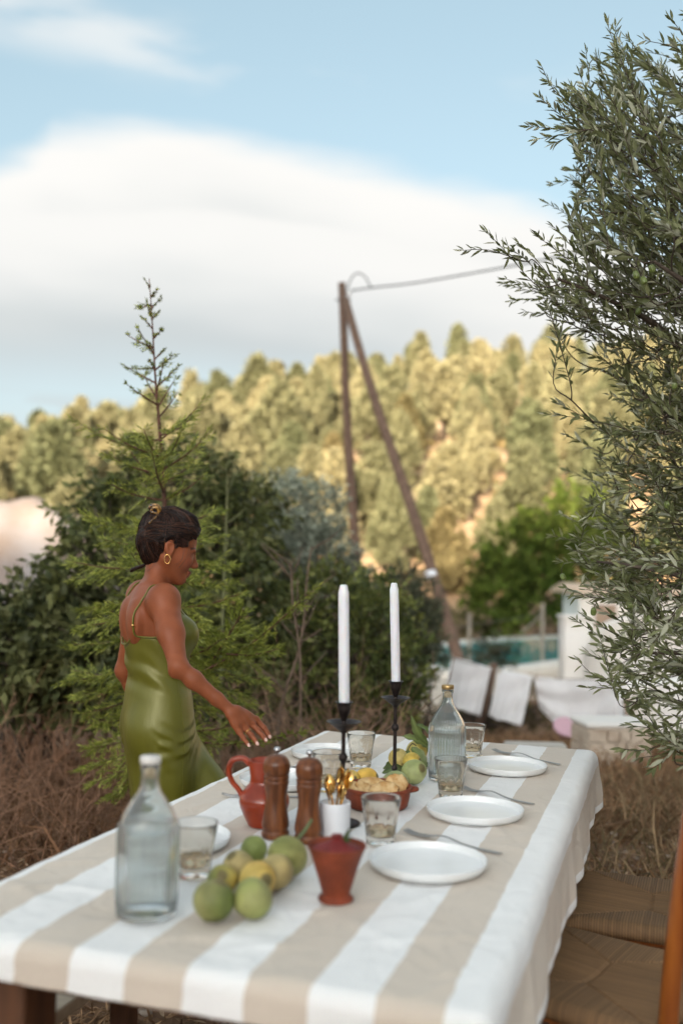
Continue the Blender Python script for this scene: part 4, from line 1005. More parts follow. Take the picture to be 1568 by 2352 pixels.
# ------------------------------------------------------------------ table
TH = R(18.09)
TW = np.array([math.cos(TH), -math.sin(TH), 0]); TL = np.array([math.sin(TH), math.cos(TH), 0])
U0, U1, V0, V1 = -1.268, -.267, 1.500, 3.748
ZT = .75; ZC = .7535
def tp(u, v, z=0.0): return TW * u + TL * v + np.array([0, 0, z])
tb = tp((U0 + U1) / 2, (V0 + V1) / 2, 0)
table = empty('dining_table', tb, label='long wooden table under the striped cloth', cat='table')
def tbox(u0, u1, v0, v1, z0, z1, b=.004):
    V, F = bbox(u0, u1, v0, v1, z0, z1, b); return frame_xf(V, (0, 0, 0), TW, TL, (0, 0, 1)) - tb, F
for i in range(5):
    a = U0 + .015 + (U1 - U0 - .03) / 5 * i
    obj('top_plank', *tbox(a + .0015, a + (U1 - U0 - .03) / 5 - .0015, V0 + .015, V1 - .015, ZT - .035, ZT - .002), M['table_wood'], table, smooth=False)
for v in (V0 + .10, V1 - .10): obj('apron', *tbox(U0 + .19, U1 - .19, v - .012, v + .012, ZT - .125, ZT - .036), M['table_wood'], table, smooth=False)
for u in (U0 + .10, U1 - .10): obj('apron', *tbox(u - .012, u + .012, V0 + .19, V1 - .19, ZT - .125, ZT - .036), M['table_wood'], table, smooth=False)
for (u, v) in ((U0 + .135, V0 + .105), (U1 - .135, V0 + .105), (U0 + .135, V1 - .105), (U1 - .135, V1 - .105)):
    obj('leg', *tbox(u - .052, u + .052, v - .052, v + .052, 0, ZT - .036), M['table_wood'], table, smooth=False)
# cloth: a sheet that turns over the edges and hangs with soft folds
DR, DLf, DN, DF = .185, .13, .082, .12     # drop right, left, near, far
su = np.concatenate([np.linspace(U0 - DLf, U0, 20)[:-1], np.linspace(U0, U1, 110)[:-1], np.linspace(U1, U1 + DR, 46)])
sv = np.concatenate([np.linspace(V0 - DN, V0, 22)[:-1], np.linspace(V0, V1, 230)[:-1], np.linspace(V1, V1 + DF, 24)])
SU, SV = np.meshgrid(su, sv, indexing='ij')
qx = np.where(SU > U1, SU - U1, np.where(SU < U0, SU - U0, 0)); qy = np.where(SV > V1, SV - V1, np.where(SV < V0, SV - V0, 0))
Lq = np.hypot(qx, qy); dx_ = np.where(Lq > 0, qx / np.maximum(Lq, 1e-9), 0); dy_ = np.where(Lq > 0, qy / np.maximum(Lq, 1e-9), 0)
rr = .030; ang = np.minimum(Lq / rr, PI / 2); outw = rr * np.sin(ang); down = rr * (1 - np.cos(ang)) + np.maximum(0, Lq - rr * PI / 2)
foldc = SV * 1.0 + SU * 1.0
wave = (np.sin(foldc * 11 + 1.0 + 1.4 * np.sin(foldc * 5)) + .7 * np.sin(foldc * 23 + 2.2 + 1.2 * np.sin(foldc * 7.3)) + .35 * np.sin(foldc * 47)) / 2.0
side = np.where(abs(qx) > abs(qy), 1.0, .45)
outw = outw + (.015 * wave + .018) * sstep(Lq, .015, .19) * side
z = ZC - down
z = z + .0016 * nz(SU, SV, 14, 1) * sstep(.03 - Lq, 0, .03) + .0011 * nz(SU * 2.2, SV, 26, 4) + .0012 * nz(SU, SV, 7.0, 8)
# soft creases, raised a few millimetres
for (u_, v_, a_, l_, h_) in [(-1.12, 1.9, 1.1, .35, .004), (-1.05, 2.2, .6, .3, .0035), (-.38, 1.75, .5, .3, .004), (-.47, 1.72, -.6, .25, .003), (-.35, 2.45, .9, .25, .003), (-1.15, 2.9, .8, .3, .003), (-.75, 1.62, .2, .3, .002), (-1.18, 2.45, 1.3, .25, .004)]:
    ca, sa = math.cos(a_), math.sin(a_); t1_ = (SU - u_) * ca + (SV - v_) * sa; t2_ = -(SU - u_) * sa + (SV - v_) * ca
    z = z + h_ * np.exp(-(t1_ / l_) ** 2 * 4) * np.exp(-(t2_ / .016) ** 2) * (Lq <= 0)
rw = np.random.default_rng(91)
for _ in range(90):                       # many small pulls and wrinkles
    u_, v_, a_, l_, h_, w_ = rw.uniform(U0, U1), rw.uniform(V0, V1), rw.uniform(-1.6, 1.6), rw.uniform(.05, .2), rw.uniform(.0025, .0065), rw.uniform(.006, .018)
    ca, sa = math.cos(a_), math.sin(a_); t1_ = (SU - u_) * ca + (SV - v_) * sa; t2_ = -(SU - u_) * sa + (SV - v_) * ca + .15 * t1_ ** 2 / l_
    z = z + h_ * np.exp(-(t1_ / l_) ** 2 * 4) * np.exp(-(t2_ / w_) ** 2) * (Lq <= 0)
PU = np.clip(SU, U0, U1) + dx_ * outw; PV = np.clip(SV, V0, V1) + dy_ * outw
hem = .004 * np.sin(foldc * 47) * sstep(Lq, .1, .2)
CV = TW * PU[..., None] + TL * PV[..., None] + np.array([0, 0, 1.0]) * (z + hem)[..., None]
stripe = (np.floor((SU + .31 + .0015 * np.sin(SV * 40)) / .105).astype(int) % 2 == 1)
me = mk_mesh('tablecloth', CV.reshape(-1, 3), grid_faces(len(su), len(sv)), True)
uvl = me.uv_layers.new(name='UVMap'); li = np.zeros(len(me.loops), dtype=np.int32); me.loops.foreach_get('vertex_index', li)
UVs = np.stack([SU, SV], -1).reshape(-1, 2)[li]; uvl.data.foreach_set('uv', UVs.astype(np.float32).ravel())
mc = bpy.data.materials.new('striped_linen'); mc.use_nodes = True; N, L = mc.node_tree.nodes, mc.node_tree.links; b = N['Principled BSDF']
b.inputs['Roughness'].default_value = .9; b.inputs['Specular IOR Level'].default_value = .2; b.inputs['Sheen Weight'].default_value = .2
uvn = N.new('ShaderNodeUVMap'); uvn.uv_map = 'UVMap'; sp = N.new('ShaderNodeSeparateXYZ'); L.new(uvn.outputs[0], sp.inputs[0])
def nm(op, a, b_=None):
    n_ = N.new('ShaderNodeMath'); n_.operation = op
    for i, v in enumerate((a, b_)):
        if v is None: continue
        if isinstance(v, (int, float)): n_.inputs[i].default_value = v
        else: L.new(v, n_.inputs[i])
    return n_.outputs[0]
wob = N.new('ShaderNodeTexNoise'); wob.inputs['Scale'].default_value = 30; L.new(uvn.outputs[0], wob.inputs['Vector'])
uu = nm('ADD', sp.outputs[0], nm('MULTIPLY', nm('SUBTRACT', wob.outputs['Fac'], .5), .007))
fr = nm('FRACT', nm('DIVIDE', nm('ADD', uu, .31 + .21 * 10), .21))
isb = nm('GREATER_THAN', fr, .5)
weave = N.new('ShaderNodeTexNoise'); weave.inputs['Scale'].default_value = 1.0; weave.inputs['Detail'].default_value = 3
mpw = N.new('ShaderNodeMapping'); mpw.inputs['Scale'].default_value = (900, 240, 1); L.new(uvn.outputs[0], mpw.inputs[0]); L.new(mpw.outputs[0], weave.inputs['Vector'])
weave2 = N.new('ShaderNodeTexNoise'); weave2.inputs['Scale'].default_value = 1.0
mpw2 = N.new('ShaderNodeMapping'); mpw2.inputs['Scale'].default_value = (240, 900, 1); L.new(uvn.outputs[0], mpw2.inputs[0]); L.new(mpw2.outputs[0], weave2.inputs['Vector'])
mixs = N.new('ShaderNodeMix'); mixs.data_type = 'RGBA'; L.new(isb, mixs.inputs['Factor']); mixs.inputs['A'].default_value = (.84, .84, .825, 1); mixs.inputs['B'].default_value = (.62, .54, .45, 1)
wv = nm('ADD', weave.outputs['Fac'], weave2.outputs['Fac']); fac = nm('ADD', nm('MULTIPLY', nm('SUBTRACT', wv, 1.0), .28), 1.0)
blot = N.new('ShaderNodeTexNoise'); blot.inputs['Scale'].default_value = 5; blot.inputs['Detail'].default_value = 4; L.new(uvn.outputs[0], blot.inputs['Vector'])
fac = nm('MULTIPLY', fac, nm('ADD', nm('MULTIPLY', nm('SUBTRACT', blot.outputs['Fac'], .5), .16), 1.0))
mm = N.new('ShaderNodeMix'); mm.data_type = 'RGBA'; mm.blend_type = 'MULTIPLY'; mm.inputs['Factor'].default_value = 1; L.new(mixs.outputs['Result'], mm.inputs['A']); L.new(fac, mm.inputs['B'])
L.new(mm.outputs['Result'], b.inputs['Base Color'])
wr = N.new('ShaderNodeTexNoise'); wr.inputs['Scale'].default_value = 9; wr.inputs['Detail'].default_value = 5; wr.inputs['Distortion'].default_value = 1.2; L.new(uvn.outputs[0], wr.inputs['Vector'])
bp = N.new('ShaderNodeBump'); bp.inputs['Strength'].default_value = .35; bp.inputs['Distance'].default_value = .002; L.new(wv, bp.inputs['Height'])
bp2 = N.new('ShaderNodeBump'); bp2.inputs['Strength'].default_value = .8; bp2.inputs['Distance'].default_value = .012; L.new(wr.outputs['Fac'], bp2.inputs['Height']); L.new(bp.outputs[0], bp2.inputs['Normal']); L.new(bp2.outputs[0], b.inputs['Normal'])
cl = obj('tablecloth', None, None, mc, me=me); tag(cl, 'beige and white striped linen cloth draped over the long table', 'tablecloth')
so_ = cl.modifiers.new('thick', 'SOLIDIFY'); so_.thickness = .0016; so_.offset = -1
ZI = ZC + .0035                          # things stand on the cloth
def on(x, y): p = pw(x, y, ZI); p[2] = ZI; return p

# ------------------------------------------------------------------ water bottles
def bottle(px, lab, cap_m):
    e = empty('water_bottle', on(*px), .3, lab, 'bottle', 'ribbed water bottles')
    outp = spl([(.046, .0), (.0525, .003), (.0555, .012), (.0558, .08), (.0558, .145), (.0545, .160), (.0480, .180), (.0345, .204), (.0225, .221), (.0168, .236), (.0155, .252), (.0158, .262)], 5)
    rim = [(.0178, .2635), (.0180, .272), (.0165, .2735)]
    inp = [(.0125, .2735), (.0122, .25), (.0138, .234), (.0195, .219), (.0315, .202), (.0450, .178), (.0512, .159), (.0525, .145), (.0525, .014), (.048, .008), (.0, .011)]
    def ribs(r, z, a): return r + .0019 * (np.cos(a * 40) * sstep(z, .02, .03) * (1 - sstep(z, .185, .215)) * (r > .02)) * np.where(r > .0528, 1, .0)
    prof = [(0, .004)] + [tuple(p) for p in outp] + rim + inp
    V, F = lathe(prof, 264, ribs); obj('glass', V, F, M['bottle_glass'], e)
    wp_ = [(0, .0112), (.0475, .0085), (.0522, .0145), (.0522, .145), (.0512, .154), (.049, .1545), (0, .1545)]
    V, F = lathe(wp_, 60); obj('water', V, F, M['water'], e)
    V, F = lathe([(0, .248), (.0115, .249), (.0121, .262), (.0122, .2742), (0, .2742)], 24); obj('cork', V, F, M['cork'], e)
    V, F = lathe([(0, .2745), (.0185, .2745), (.0190, .276), (.0190, .285), (.0180, .2865), (0, .2865)], 32); obj('cap', V, F, cap_m, e)
    return e
M['cap_white'] = mat('cap_white', (.72, .70, .66), .4, var=.05)
M['brass'] = mat('brass_cap', (.45, .30, .13), .35, metal=.8, var=.2, vscale=40)
bottle((336, 2100), 'ribbed glass water bottle with a white stopper at the near end of the table', M['cap_white'])
bottle((1025, 1790), 'ribbed glass water bottle with a brass-capped cork beside the lemons', M['brass'])

# ------------------------------------------------------------------ tumblers
def tumbler_mesh():
    o_ = spl([(.030, .0), (.0325, .002), (.0335, .010), (.0345, .025), (.0375, .050), (.0425, .080), (.0468, .1085)], 6)
    i_ = [(.0462, .110), (.0450, .109), (.0408, .080), (.0355, .050), (.0315, .026), (.0285, .0215), (.0, .020)]
    prof = [(0, .0015)] + [tuple(p) for p in o_] + i_
    def fl(r, z, a):
        ph = (a * 8 / (2 * PI)) % 1.0; arch = .055 - .030 * (2 * ph - 1) ** 2 * 2.0
        w = np.clip((arch - z) / .006, 0, 1) * sstep(z, .008, .016); cut = .0022 * w * (1 - (2 * ph - 1) ** 2 * .75)
        return np.where(r > .0300, r - cut * (r > .0325), r)
    V, F = lathe(prof, 128, fl); me = mk_mesh('glass', V, F); me.materials.append(M['amber_glass'])
    V, F = lathe([(.0, .0202), (.0284, .0217), (.0313, .026), (.0338, .040), (.0330, .0404), (0, .0404)], 48); mw = mk_mesh('water', V, F); mw.materials.append(M['drink'])
    return me, mw
tm, tmw = tumbler_mesh()
for (px, lab) in [((873, 1940), 'faceted glass tumbler beside the nearest right-hand plate'), ((1034, 1832), 'faceted glass tumbler in front of the far bottle'), ((828, 1762), 'faceted glass tumbler between the two candlesticks'),
                  ((1083, 1738), 'faceted glass tumbler behind the far bottle, by the last plate'), ((446, 2012), 'faceted glass tumbler behind the near bottle'), ((752, 1815), 'faceted glass tumbler half hidden behind the pepper mill and cup')]:
    e = empty('tumbler', on(*px), rng.random() * 6, lab, 'glass', 'faceted tumblers set round the table')
    obj('glass', None, None, None, e, me=tm); obj('water', None, None, None, e, me=tmw)

# ------------------------------------------------------------------ plates
pv, pf = lathe(spl([(0, .0035), (.10, .0035), (.108, .005)], 4).tolist() + spl([(.112, .0), (.118, .002), (.1255, .010), (.1275, .020), (.1262, .0222), (.1245, .0205), (.121, .011), (.114, .0075), (.06, .0068), (0, .0066)], 5).tolist()[0:], 72)
pv, pf = lathe([(0, .001), (.100, .001), (.104, 0), (.112, 0)] + spl([(.116, .001), (.1235, .008), (.1268, .019), (.1262, .0218), (.1245, .0205), (.1205, .0105), (.113, .0072), (.06, .0068), (0, .0066)], 5).tolist(), 72)
pm = mk_mesh('plate', pv, pf); pm.materials.append(M['glaze_white'])
for (px, lab) in [((982, 1992), 'white rimmed plate nearest the camera on the right'), ((1090, 1872), 'middle white plate on the right side of the table'), ((1164, 1768), 'white plate at the far right corner of the table'),
                  ((402, 1938), 'white plate mostly hidden behind the near bottle and tumbler'), ((648, 1800), 'white plate behind the red jug and mills'), ((754, 1736), 'white plate at the far left, behind the left candlestick')]:
    o = obj('plate', None, None, None, me=pm, loc=on(*px)); tag(o, lab, 'plate', 'white plates set round the table')

# ------------------------------------------------------------------ forks
def strip(pts, widths, th=.0016):
    P = np.array(pts, float); w = np.asarray(widths, float); m = len(P)
    V = []
    for p, a in zip(P, w): V += [(p[0], p[1] - a / 2, p[2]), (p[0], p[1] + a / 2, p[2]), (p[0], p[1] + a / 2, p[2] + th), (p[0], p[1] - a / 2, p[2] + th)]
    F = [[0, 1, 2, 3], [4 * m - 4, 4 * m - 1, 4 * m - 2, 4 * m - 3]]
    for i in range(m - 1):
        for j in range(4): F.append([i * 4 + j, (i + 1) * 4 + j, (i + 1) * 4 + (j + 1) % 4, i * 4 + (j + 1) % 4])
    return np.array(V), F
fz = lambda x: .0015 + .013 * math.exp(-((x - .118) / .030) ** 2) * .75 + (.010 * max(0, (x - .175) / .03) ** 2 * .6)
def fork(A, Bp, lab):
    A = on(*A); Bp = on(*Bp); d = Bp - A; Lr = math.hypot(d[0], d[1]); s = Lr / .205
    e = empty('fork', A, math.atan2(d[1], d[0]), lab, 'fork', 'steel forks beside the plates'); e.scale = (s, min(s, 1.1), 1)
    xs = np.linspace(0, .130, 14); w = np.interp(xs, [0, .01, .07, .11, .130], [.010, .013, .008, .0055, .009])
    V, F = strip([(x, 0, fz(x)) for x in xs], w); obj('handle', V, F, M['fork_steel'], e)
    xs = np.linspace(.1302, .158, 7); V, F = strip([(x, 0, fz(x)) for x in xs], np.interp(xs, [.130, .140, .158], [.009, .021, .0235])); obj('head', V, F, M['fork_steel'], e)
    for k in range(4):
        yy = -.0095 + .00633 * k; xs = np.linspace(.1582, .205, 7); V, F = strip([(x, yy * (1 - .08 * (x - .158) / .047), fz(x)) for x in xs], np.interp(xs, [.158, .2, .205], [.0042, .0030, .0012])); obj('tine', V, F, M['fork_steel'], e)
fork((1150, 1963), (930, 1912), 'steel fork lying behind the nearest right-hand plate')
fork((1225, 1849), (1062, 1812), 'steel fork lying behind the middle right-hand plate')
fork((1286, 1757), (1132, 1725), 'steel fork lying at the far right corner plate')
fork((690, 1832), (510, 1829), 'steel fork lying left of the red jug')
fork((800, 1768), (640, 1763), 'steel fork lying behind the pepper mills near the far left plate')

# ------------------------------------------------------------------ candlesticks and candles
def candlestick(px, lab, lab2, tilt):
    p = on(*px); e = empty('candlestick', p, 0, lab, 'candlestick', 'iron candlesticks')
    V, F = lathe(spl([(.044, 0), (.0455, .003), (.042, .007), (.025, .013), (.012, .020), (.0075, .030)], 4).tolist() + [(0, .030)], 36); obj('base', V, F, M['iron'], e)
    V, F = lathe([(0, .029), (.0062, .029), (.0055, .05), (.0052, .25), (.0060, .262), (0, .262)], 14); obj('stem', V, F, M['iron'], e)
    for zk, rk in ((.045, .0095), (.165, .0115)):
        V, F = lathe(spl([(.005, -rk), (rk * .75, -rk * .7), (rk, 0), (rk * .75, rk * .7), (.005, rk)], 5) + np.array([0, zk]), 18); obj('knob', V, F, M['iron'], e)
    V, F = lathe(spl([(.006, .225), (.010, .231), (.022, .240), (.036, .250), (.043, .2535), (.0435, .255), (.036, .2525), (.020, .2445), (.006, .243)], 4), 36); obj('drip_pan', V, F, M['iron'], e)
    V, F = lathe(spl([(.006, .256), (.010, .268), (.0155, .282), (.0165, .292), (.0195, .300), (.0225, .302), (.0225, .3035), (.0175, .3015), (.0150, .2995), (0, .2995)], 4), 28); obj('cup', V, F, M['iron'], e)
    c = empty('candle', p + np.array([0, 0, .2998]), 0, lab2, 'candle', 'tall white candles'); c.rotation_euler = tilt
    def drip(r, z, a): return r + .0009 * np.cos(a * 2 + z * 20) * sstep(z, .25, .29) + .0003 * np.sin(a * 3 + z * 40)
    V, F = lathe([(0, 0), (.0130, 0), (.0134, .004), (.0136, .15), (.0133, .266), (.0128, .278), (.0098, .287), (.0088, .294), (.0062, .2975), (0, .2965)], 32, drip); obj('wax', V, F, M['wax'], c)
    V, F = tube([(0, 0, .295), (.0006, 0, .300), (.0016, 0, .3045)], [.0012, .0011, .0008], 6); obj('wick', V, F, M['wick'], c)
candlestick((785, 1893), 'dark iron candlestick behind the white cutlery cup', 'tall white candle on the left, nearer the camera', (0, R(-1.3), 0))
candlestick((905, 1799), 'dark iron candlestick standing among the lemons', 'tall white candle on the right, further from the camera', (0, R(-1.9), 0))

# ------------------------------------------------------------------ jug
jp = on(606, 1896); jug = empty('terracotta_jug', jp, 0, 'glossy red terracotta jug with a loop handle behind the mills', 'jug')
prof = spl([(.036, 0), (.040, .003), (.043, .010), (.052, .028), (.0615, .052), (.0600, .072), (.0480, .092), (.0385, .104), (.0360, .116), (.0385, .136), (.0425, .156), (.0435, .160)], 5).tolist() + spl([(.0405, .1605), (.0385, .154), (.0340, .134), (.0320, .116), (.0345, .104), (.045, .090), (.056, .070), (.057, .052), (.047, .028), (.037, .012), (0, .010)], 4).tolist()
def spout(r, z, a): return r + .010 * np.exp(-((np.abs(((a - .5 + PI) % (2 * PI)) - PI)) / .42) ** 2) * sstep(z, .125, .16)
V, F = lathe([(0, .002)] + prof, 56, spout); obj('body', V, F, M['terracotta_red'], jug)
V, F = tube(spl([(-.038, 0, .150), (-.055, 0, .163), (-.080, 0, .158), (-.090, 0, .135), (-.082, 0, .108), (-.064, 0, .086), (-.054, 0, .070)], 6), np.interp(np.arange(37), [0, 6, 30, 36], [.0085, .0075, .0068, .0085]), 12); obj('handle', V, F, M['terracotta_red'], jug)

# ------------------------------------------------------------------ wooden mills
for (px, lab, s) in [((632, 1922), 'turned wooden mill on the left, in front of the jug', 1.0), ((707, 1932), 'turned wooden mill on the right, beside the white cup', 1.0)]:
    e = empty('pepper_mill', on(*px), rng.random() * 3, lab, 'mill', 'pair of wooden mills')
    V, F = lathe(spl([(.030, 0), (.0325, .003), (.0325, .012), (.0295, .017), (.0305, .022), (.0325, .030), (.0300, .048), (.0255, .078), (.0250, .098), (.0285, .120), (.0300, .130), (.0285, .134), (.0300, .138), (.0300, .143), (.0275, .146)], 4).tolist() + [(0, .1462)], 40); obj('body', V, F, M['mill_wood'], e)
    V, F = lathe([(0, .147)] + spl([(.0285, .147), (.0310, .152), (.0325, .164), (.0300, .178), (.0210, .189), (.010, .1935)], 4).tolist() + [(0, .1938)], 40); obj('head', V, F, M['mill_wood'], e)
    V, F = lathe(spl([(.004, .1935), (.0042, .198), (.0075, .2015), (.0082, .206), (.0055, .2105), (.0, .2115)], 4), 20); obj('knob', V, F, M['steel'], e)

# ------------------------------------------------------------------ cutlery cup with gilt spoons
cpx = on(768, 1922); cup = empty('cutlery_cup', cpx, 0, 'plain white cup holding gold spoons', 'cup')
V, F = lathe([(0, .001), (.0345, .0), (.0362, .002), (.0370, .080), (.0365, .083), (.0345, .083), (.0335, .080), (.0330, .006), (0, .005)], 48); obj('cup', V, F, M['cup_white'], cup)
def spoon(dirv, L, lab, roll, blw=.0135):
    d = unit(np.array(dirv)); base_ = cpx + np.array([-d[0] * .028, -d[1] * .028, .0075])
    e = empty('gold_spoon', base_, 0, lab, 'spoon', 'gold spoons standing in the white cup')
    q = Vector(d).to_track_quat('Z', 'X'); e.rotation_mode = 'QUATERNION'; e.rotation_quaternion = q @ Matrix.Rotation(roll, 3, 'Z').to_quaternion()
    xs = np.linspace(0, L - .045, 10); V, F = strip([(x, 0, 0) for x in xs], np.interp(xs, [0, L - .045], [.009, .0042]), .0018); V = V[:, [1, 2, 0]]; obj('handle', V, F, M['gold'], e)
    m, k = 12, 10; VV = []
    for i in range(m + 1):
        t = i / m; w = blw * math.sin(PI * min(1, .06 + .94 * t)) ** .7
        for j in range(k + 1):
            s = -1 + 2 * j / k; VV.append((s * w, -.007 * (1 - s * s) * math.sin(PI * t), L - .046 + .046 * t))
    o = obj('bowl', np.array(VV), grid_faces(m + 1, k + 1), M['gold'], e); sm = o.modifiers.new('t', 'SOLIDIFY'); sm.thickness = .0014
for i, (dv, L, rl) in enumerate([((.10, -.15, 1), .165, .2), ((.25, .05, 1), .16, 1.2), ((.33, .12, 1), .155, 2.1), ((-.15, .1, 1), .14, .6), ((.20, -.28, 1), .135, 2.8), ((-.28, -.05, 1), .13, 1.7)]):
    spoon(dv, L, ['tallest gold spoon with its bowl up in the white cup', 'gold spoon leaning right in the white cup', 'gold spoon leaning furthest right over the cup rim', 'gold spoon leaning left at the back of the cup', 'short gold spoon leaning forward in the cup', 'gold spoon leaning left over the cup rim'][i], rl)

# ------------------------------------------------------------------ sugar bowl with lid
bp_ = on(771, 2068); bw = empty('sugar_bowl', bp_, 0, 'flared terracotta bowl with a conical red lid, nearest the camera', 'bowl')
V, F = lathe([(0, .003)] + spl([(.031, 0), (.034, .002), (.0335, .007), (.028, .012), (.0275, .016), (.036, .045), (.049, .085), (.0555, .1005), (.0575, .104)], 4).tolist() + spl([(.0565, .1065), (.0540, .104), (.0515, .098), (.044, .08), (.030, .04), (.02, .02), (0, .018)], 3).tolist(), 48); obj('body', V, F, M['terracotta'], bw)
V, F = lathe([(0, .095), (.050, .0955)] + spl([(.0515, .0975), (.042, .1015), (.027, .1085), (.014, .1145), (.0085, .1175), (.0085, .1190), (.0110, .1215), (.0100, .1250), (0, .1262)], 4).tolist(), 40); obj('lid', V, F, M['lid_red'], bw)
V, F = leaf6(np.array([[.012, 0, .113], [.013, -.003, .111]]), np.array([[.45, -.1, .9], [.7, -.3, .5]]), np.array([.030, .022]), np.array([.009, .008]), np.array([[.3, -1, .2], [.2, -1, .6]])); obj('leaf', V, F, M['leaf'], bw, col=np.repeat(np.array([[.07, .10, .03]]), len(V), 0))

# ------------------------------------------------------------------ dish with toast
dp = on(866, 1850); dish = empty('terracotta_dish', dp, 0, 'round terracotta dish filled with toasted bread', 'dish')
V, F = lathe([(0, .002), (.078, 0), (.082, .003)] + spl([(.086, .02), (.090, .040), (.0935, .046), (.0935, .053), (.0900, .0545), (.0855, .050), (.083, .04), (.080, .015), (.074, .009)], 4).tolist() + [(0, .008)], 64); obj('bowl', V, F, M['terracotta'], dish)
for s in (-1, 1):
    V, F = tube(spl([(s * .086, -.018, .044), (s * .104, -.010, .046), (s * .106, .0, .046), (s * .104, .010, .046), (s * .086, .018, .044)], 4), .0055, 8); obj('handle', V, F, M['terracotta'], dish)
def slice_(loc, rot, a, b_, lab):
    r3 = np.random.default_rng(int(a * 1e5)); n = 30; an = np.linspace(0, 2 * PI, n, endpoint=False); w = 1 + .05 * np.sin(an * 2 + 1) + .04 * r3.normal(size=n)
    e = empty('bread_slice', dp + np.array(loc), 0, lab, 'bread', 'toast slices in the terracotta dish'); e.rotation_euler = rot
    def ring(f, z): return [(a * f * w[i] * math.cos(an[i]), b_ * f * w[i] * math.sin(an[i]), z + .0008 * r3.normal()) for i in range(n)]
    rs = [ring(.5, .0), ring(.93, .0), ring(1, .003), ring(1, .010), ring(.93, .0135), ring(.5, .0125)]
    V = np.array([p for q in rs for p in q] + [(0, 0, 0), (0, 0, .0125)])
    F = [[i * n + j, i * n + (j + 1) % n, (i + 1) * n + (j + 1) % n, (i + 1) * n + j] for i in range(5) for j in range(n)] + [[6 * n, (j + 1) % n, j] for j in range(n)] + [[6 * n + 1, 5 * n + j, 5 * n + (j + 1) % n] for j in range(n)]
    obj('crumb', V, F, M['bread'], e)
    V2 = np.array([p for q in [ring(.985, .0015), ring(1.03, .004), ring(1.03, .0095), ring(.985, .0120)] for p in q]); F2 = [[i * n + j, i * n + (j + 1) % n, (i + 1) * n + (j + 1) % n, (i + 1) * n + j] for i in range(3) for j in range(n)]
    obj('crust', V2, F2, M['crust'], e)
M['crust'] = mat('crust', (.42, .20, .06), .8, color2=(.28, .11, .03), vscale=60, bump=.3, bscale=150)
slice_((-.015, -.015, .047), (.5, .1, .2), .046, .036, 'long toast slice lying across the middle of the dish')
slice_((.048, .018, .050), (.9, -.25, .5), .034, .030, 'round toast slice leaning on the right rim of the dish')
slice_((-.045, -.035, .044), (.35, .2, -.6), .036, .028, 'toast slice at the left side of the dish')
slice_((.012, .030, .036), (.2, .1, 1.2), .044, .034, 'toast slice lying under the others in the dish')
slice_((.015, -.045, .044), (.65, -.1, .1), .040, .030, 'front toast slice seen through the near tumbler')

# ------------------------------------------------------------------ citrus fruit
fruit_i = 0
def fruit(name, loc, r, ca, cb, lab, cat, grp, el_=1.0, rot=None, nip=.12, on_table=True):
    global fruit_i
    fruit_i += 1; sd_ = fruit_i
    m_, n_ = 22, 30; th = np.linspace(0, PI, m_)
    pr = np.c_[np.sin(th), -np.cos(th) * el_]
    pr[:, 1] += nip * np.exp(-(th / .28) ** 2) * -1.0 + nip * .4 * np.exp(-((PI - th) / .25) ** 2)
    pr[0, 0] = pr[-1, 0] = 0
    def lump(rr_, z, a): return rr_ * (1 + .026 * np.sin(a * 3 + sd_ + z * 60) + .03 * np.cos(a * 2 + sd_ * 2) + .012 * np.sin(a * 5 + z * 120 + sd_))
    V, F = lathe(pr * r, n_, lump)
    t = (.5 + .32 * np.sin(V[:, 0] / r * 1.7 + sd_) + .28 * np.cos(V[:, 1] / r * 1.9 + sd_ * 1.7) + .15 * np.sin(V[:, 2] / r * 3 + sd_))[:, None].clip(0, 1)
    c = np.asarray(ca) * (1 - t) + np.asarray(cb) * t
    c[V[:, 2] > r * el_ * .93] = (.16, .13, .05)
    e = empty(name, loc, 0, lab, cat, grp)
    o = obj('rind', V, F, M['rind'], e, col=c); o.rotation_euler = rot if rot is not None else (rng.normal() * .5, rng.normal() * .5, rng.random() * 6)
    bpy.context.view_layer.update()
    mw = np.array(o.matrix_basis.to_3x3()); Vr = V @ mw.T; o.location = (0, 0, -Vr[:, 2].min())
    return e, o
M['rind'] = mat('rind', attr=True, rough=.45, var=.26, vscale=28, bump=.22, bscale=330, spec=.35)
G1, G2, Yl, Be = (.135, .165, .040), (.29, .275, .115), (.47, .30, .06), (.38, .30, .125)
def fb(x, y, r):                         # base point of a fruit whose middle is seen at (x, y)
    p = pw(x, y, ZI + r); p[2] = ZI; return p
g1 = 'green and yellow fruit heaped by the sugar bowl'
fruit('green_citrus', fb(491, 2070, .037), .0365, G2, G1, 'front left pale green fruit nearest the camera', 'fruit', g1, .98, (.3, .2, 1))
fruit('green_citrus', fb(581, 2062, .037), .0365, G2, (.27, .30, .09), 'front right pale green fruit nearest the camera', 'fruit', g1, .95, (1.2, .5, 2))
fruit('green_citrus', fb(510, 2022, .031), .0300, (.46, .36, .09), G1, 'small yellow-green fruit tucked behind the front left one', 'fruit', g1)
fruit('yellow_lemon', fb(591, 2022, .036), .0355, Yl, (.56, .43, .12), 'yellow fruit in the middle of the heap', 'fruit', g1, 1.05, (1.3, .4, .5))
fruit('pale_citrus', fb(547, 1990, .033), .0325, Be, (.46, .41, .18), 'pale straw-coloured fruit at the left of the heap', 'fruit', g1)
fruit('pale_citrus', fb(633, 2003, .034), .0345, Be, (.42, .34, .13), 'straw-coloured fruit with a dark navel at the right of the heap', 'fruit', g1, 1.05, (1.2, .2, 2.4))
fruit('green_citrus', fb(583, 1950, .029), .0285, (.15, .20, .05), (.25, .28, .08), 'small darker green fruit behind the heap', 'fruit', g1)
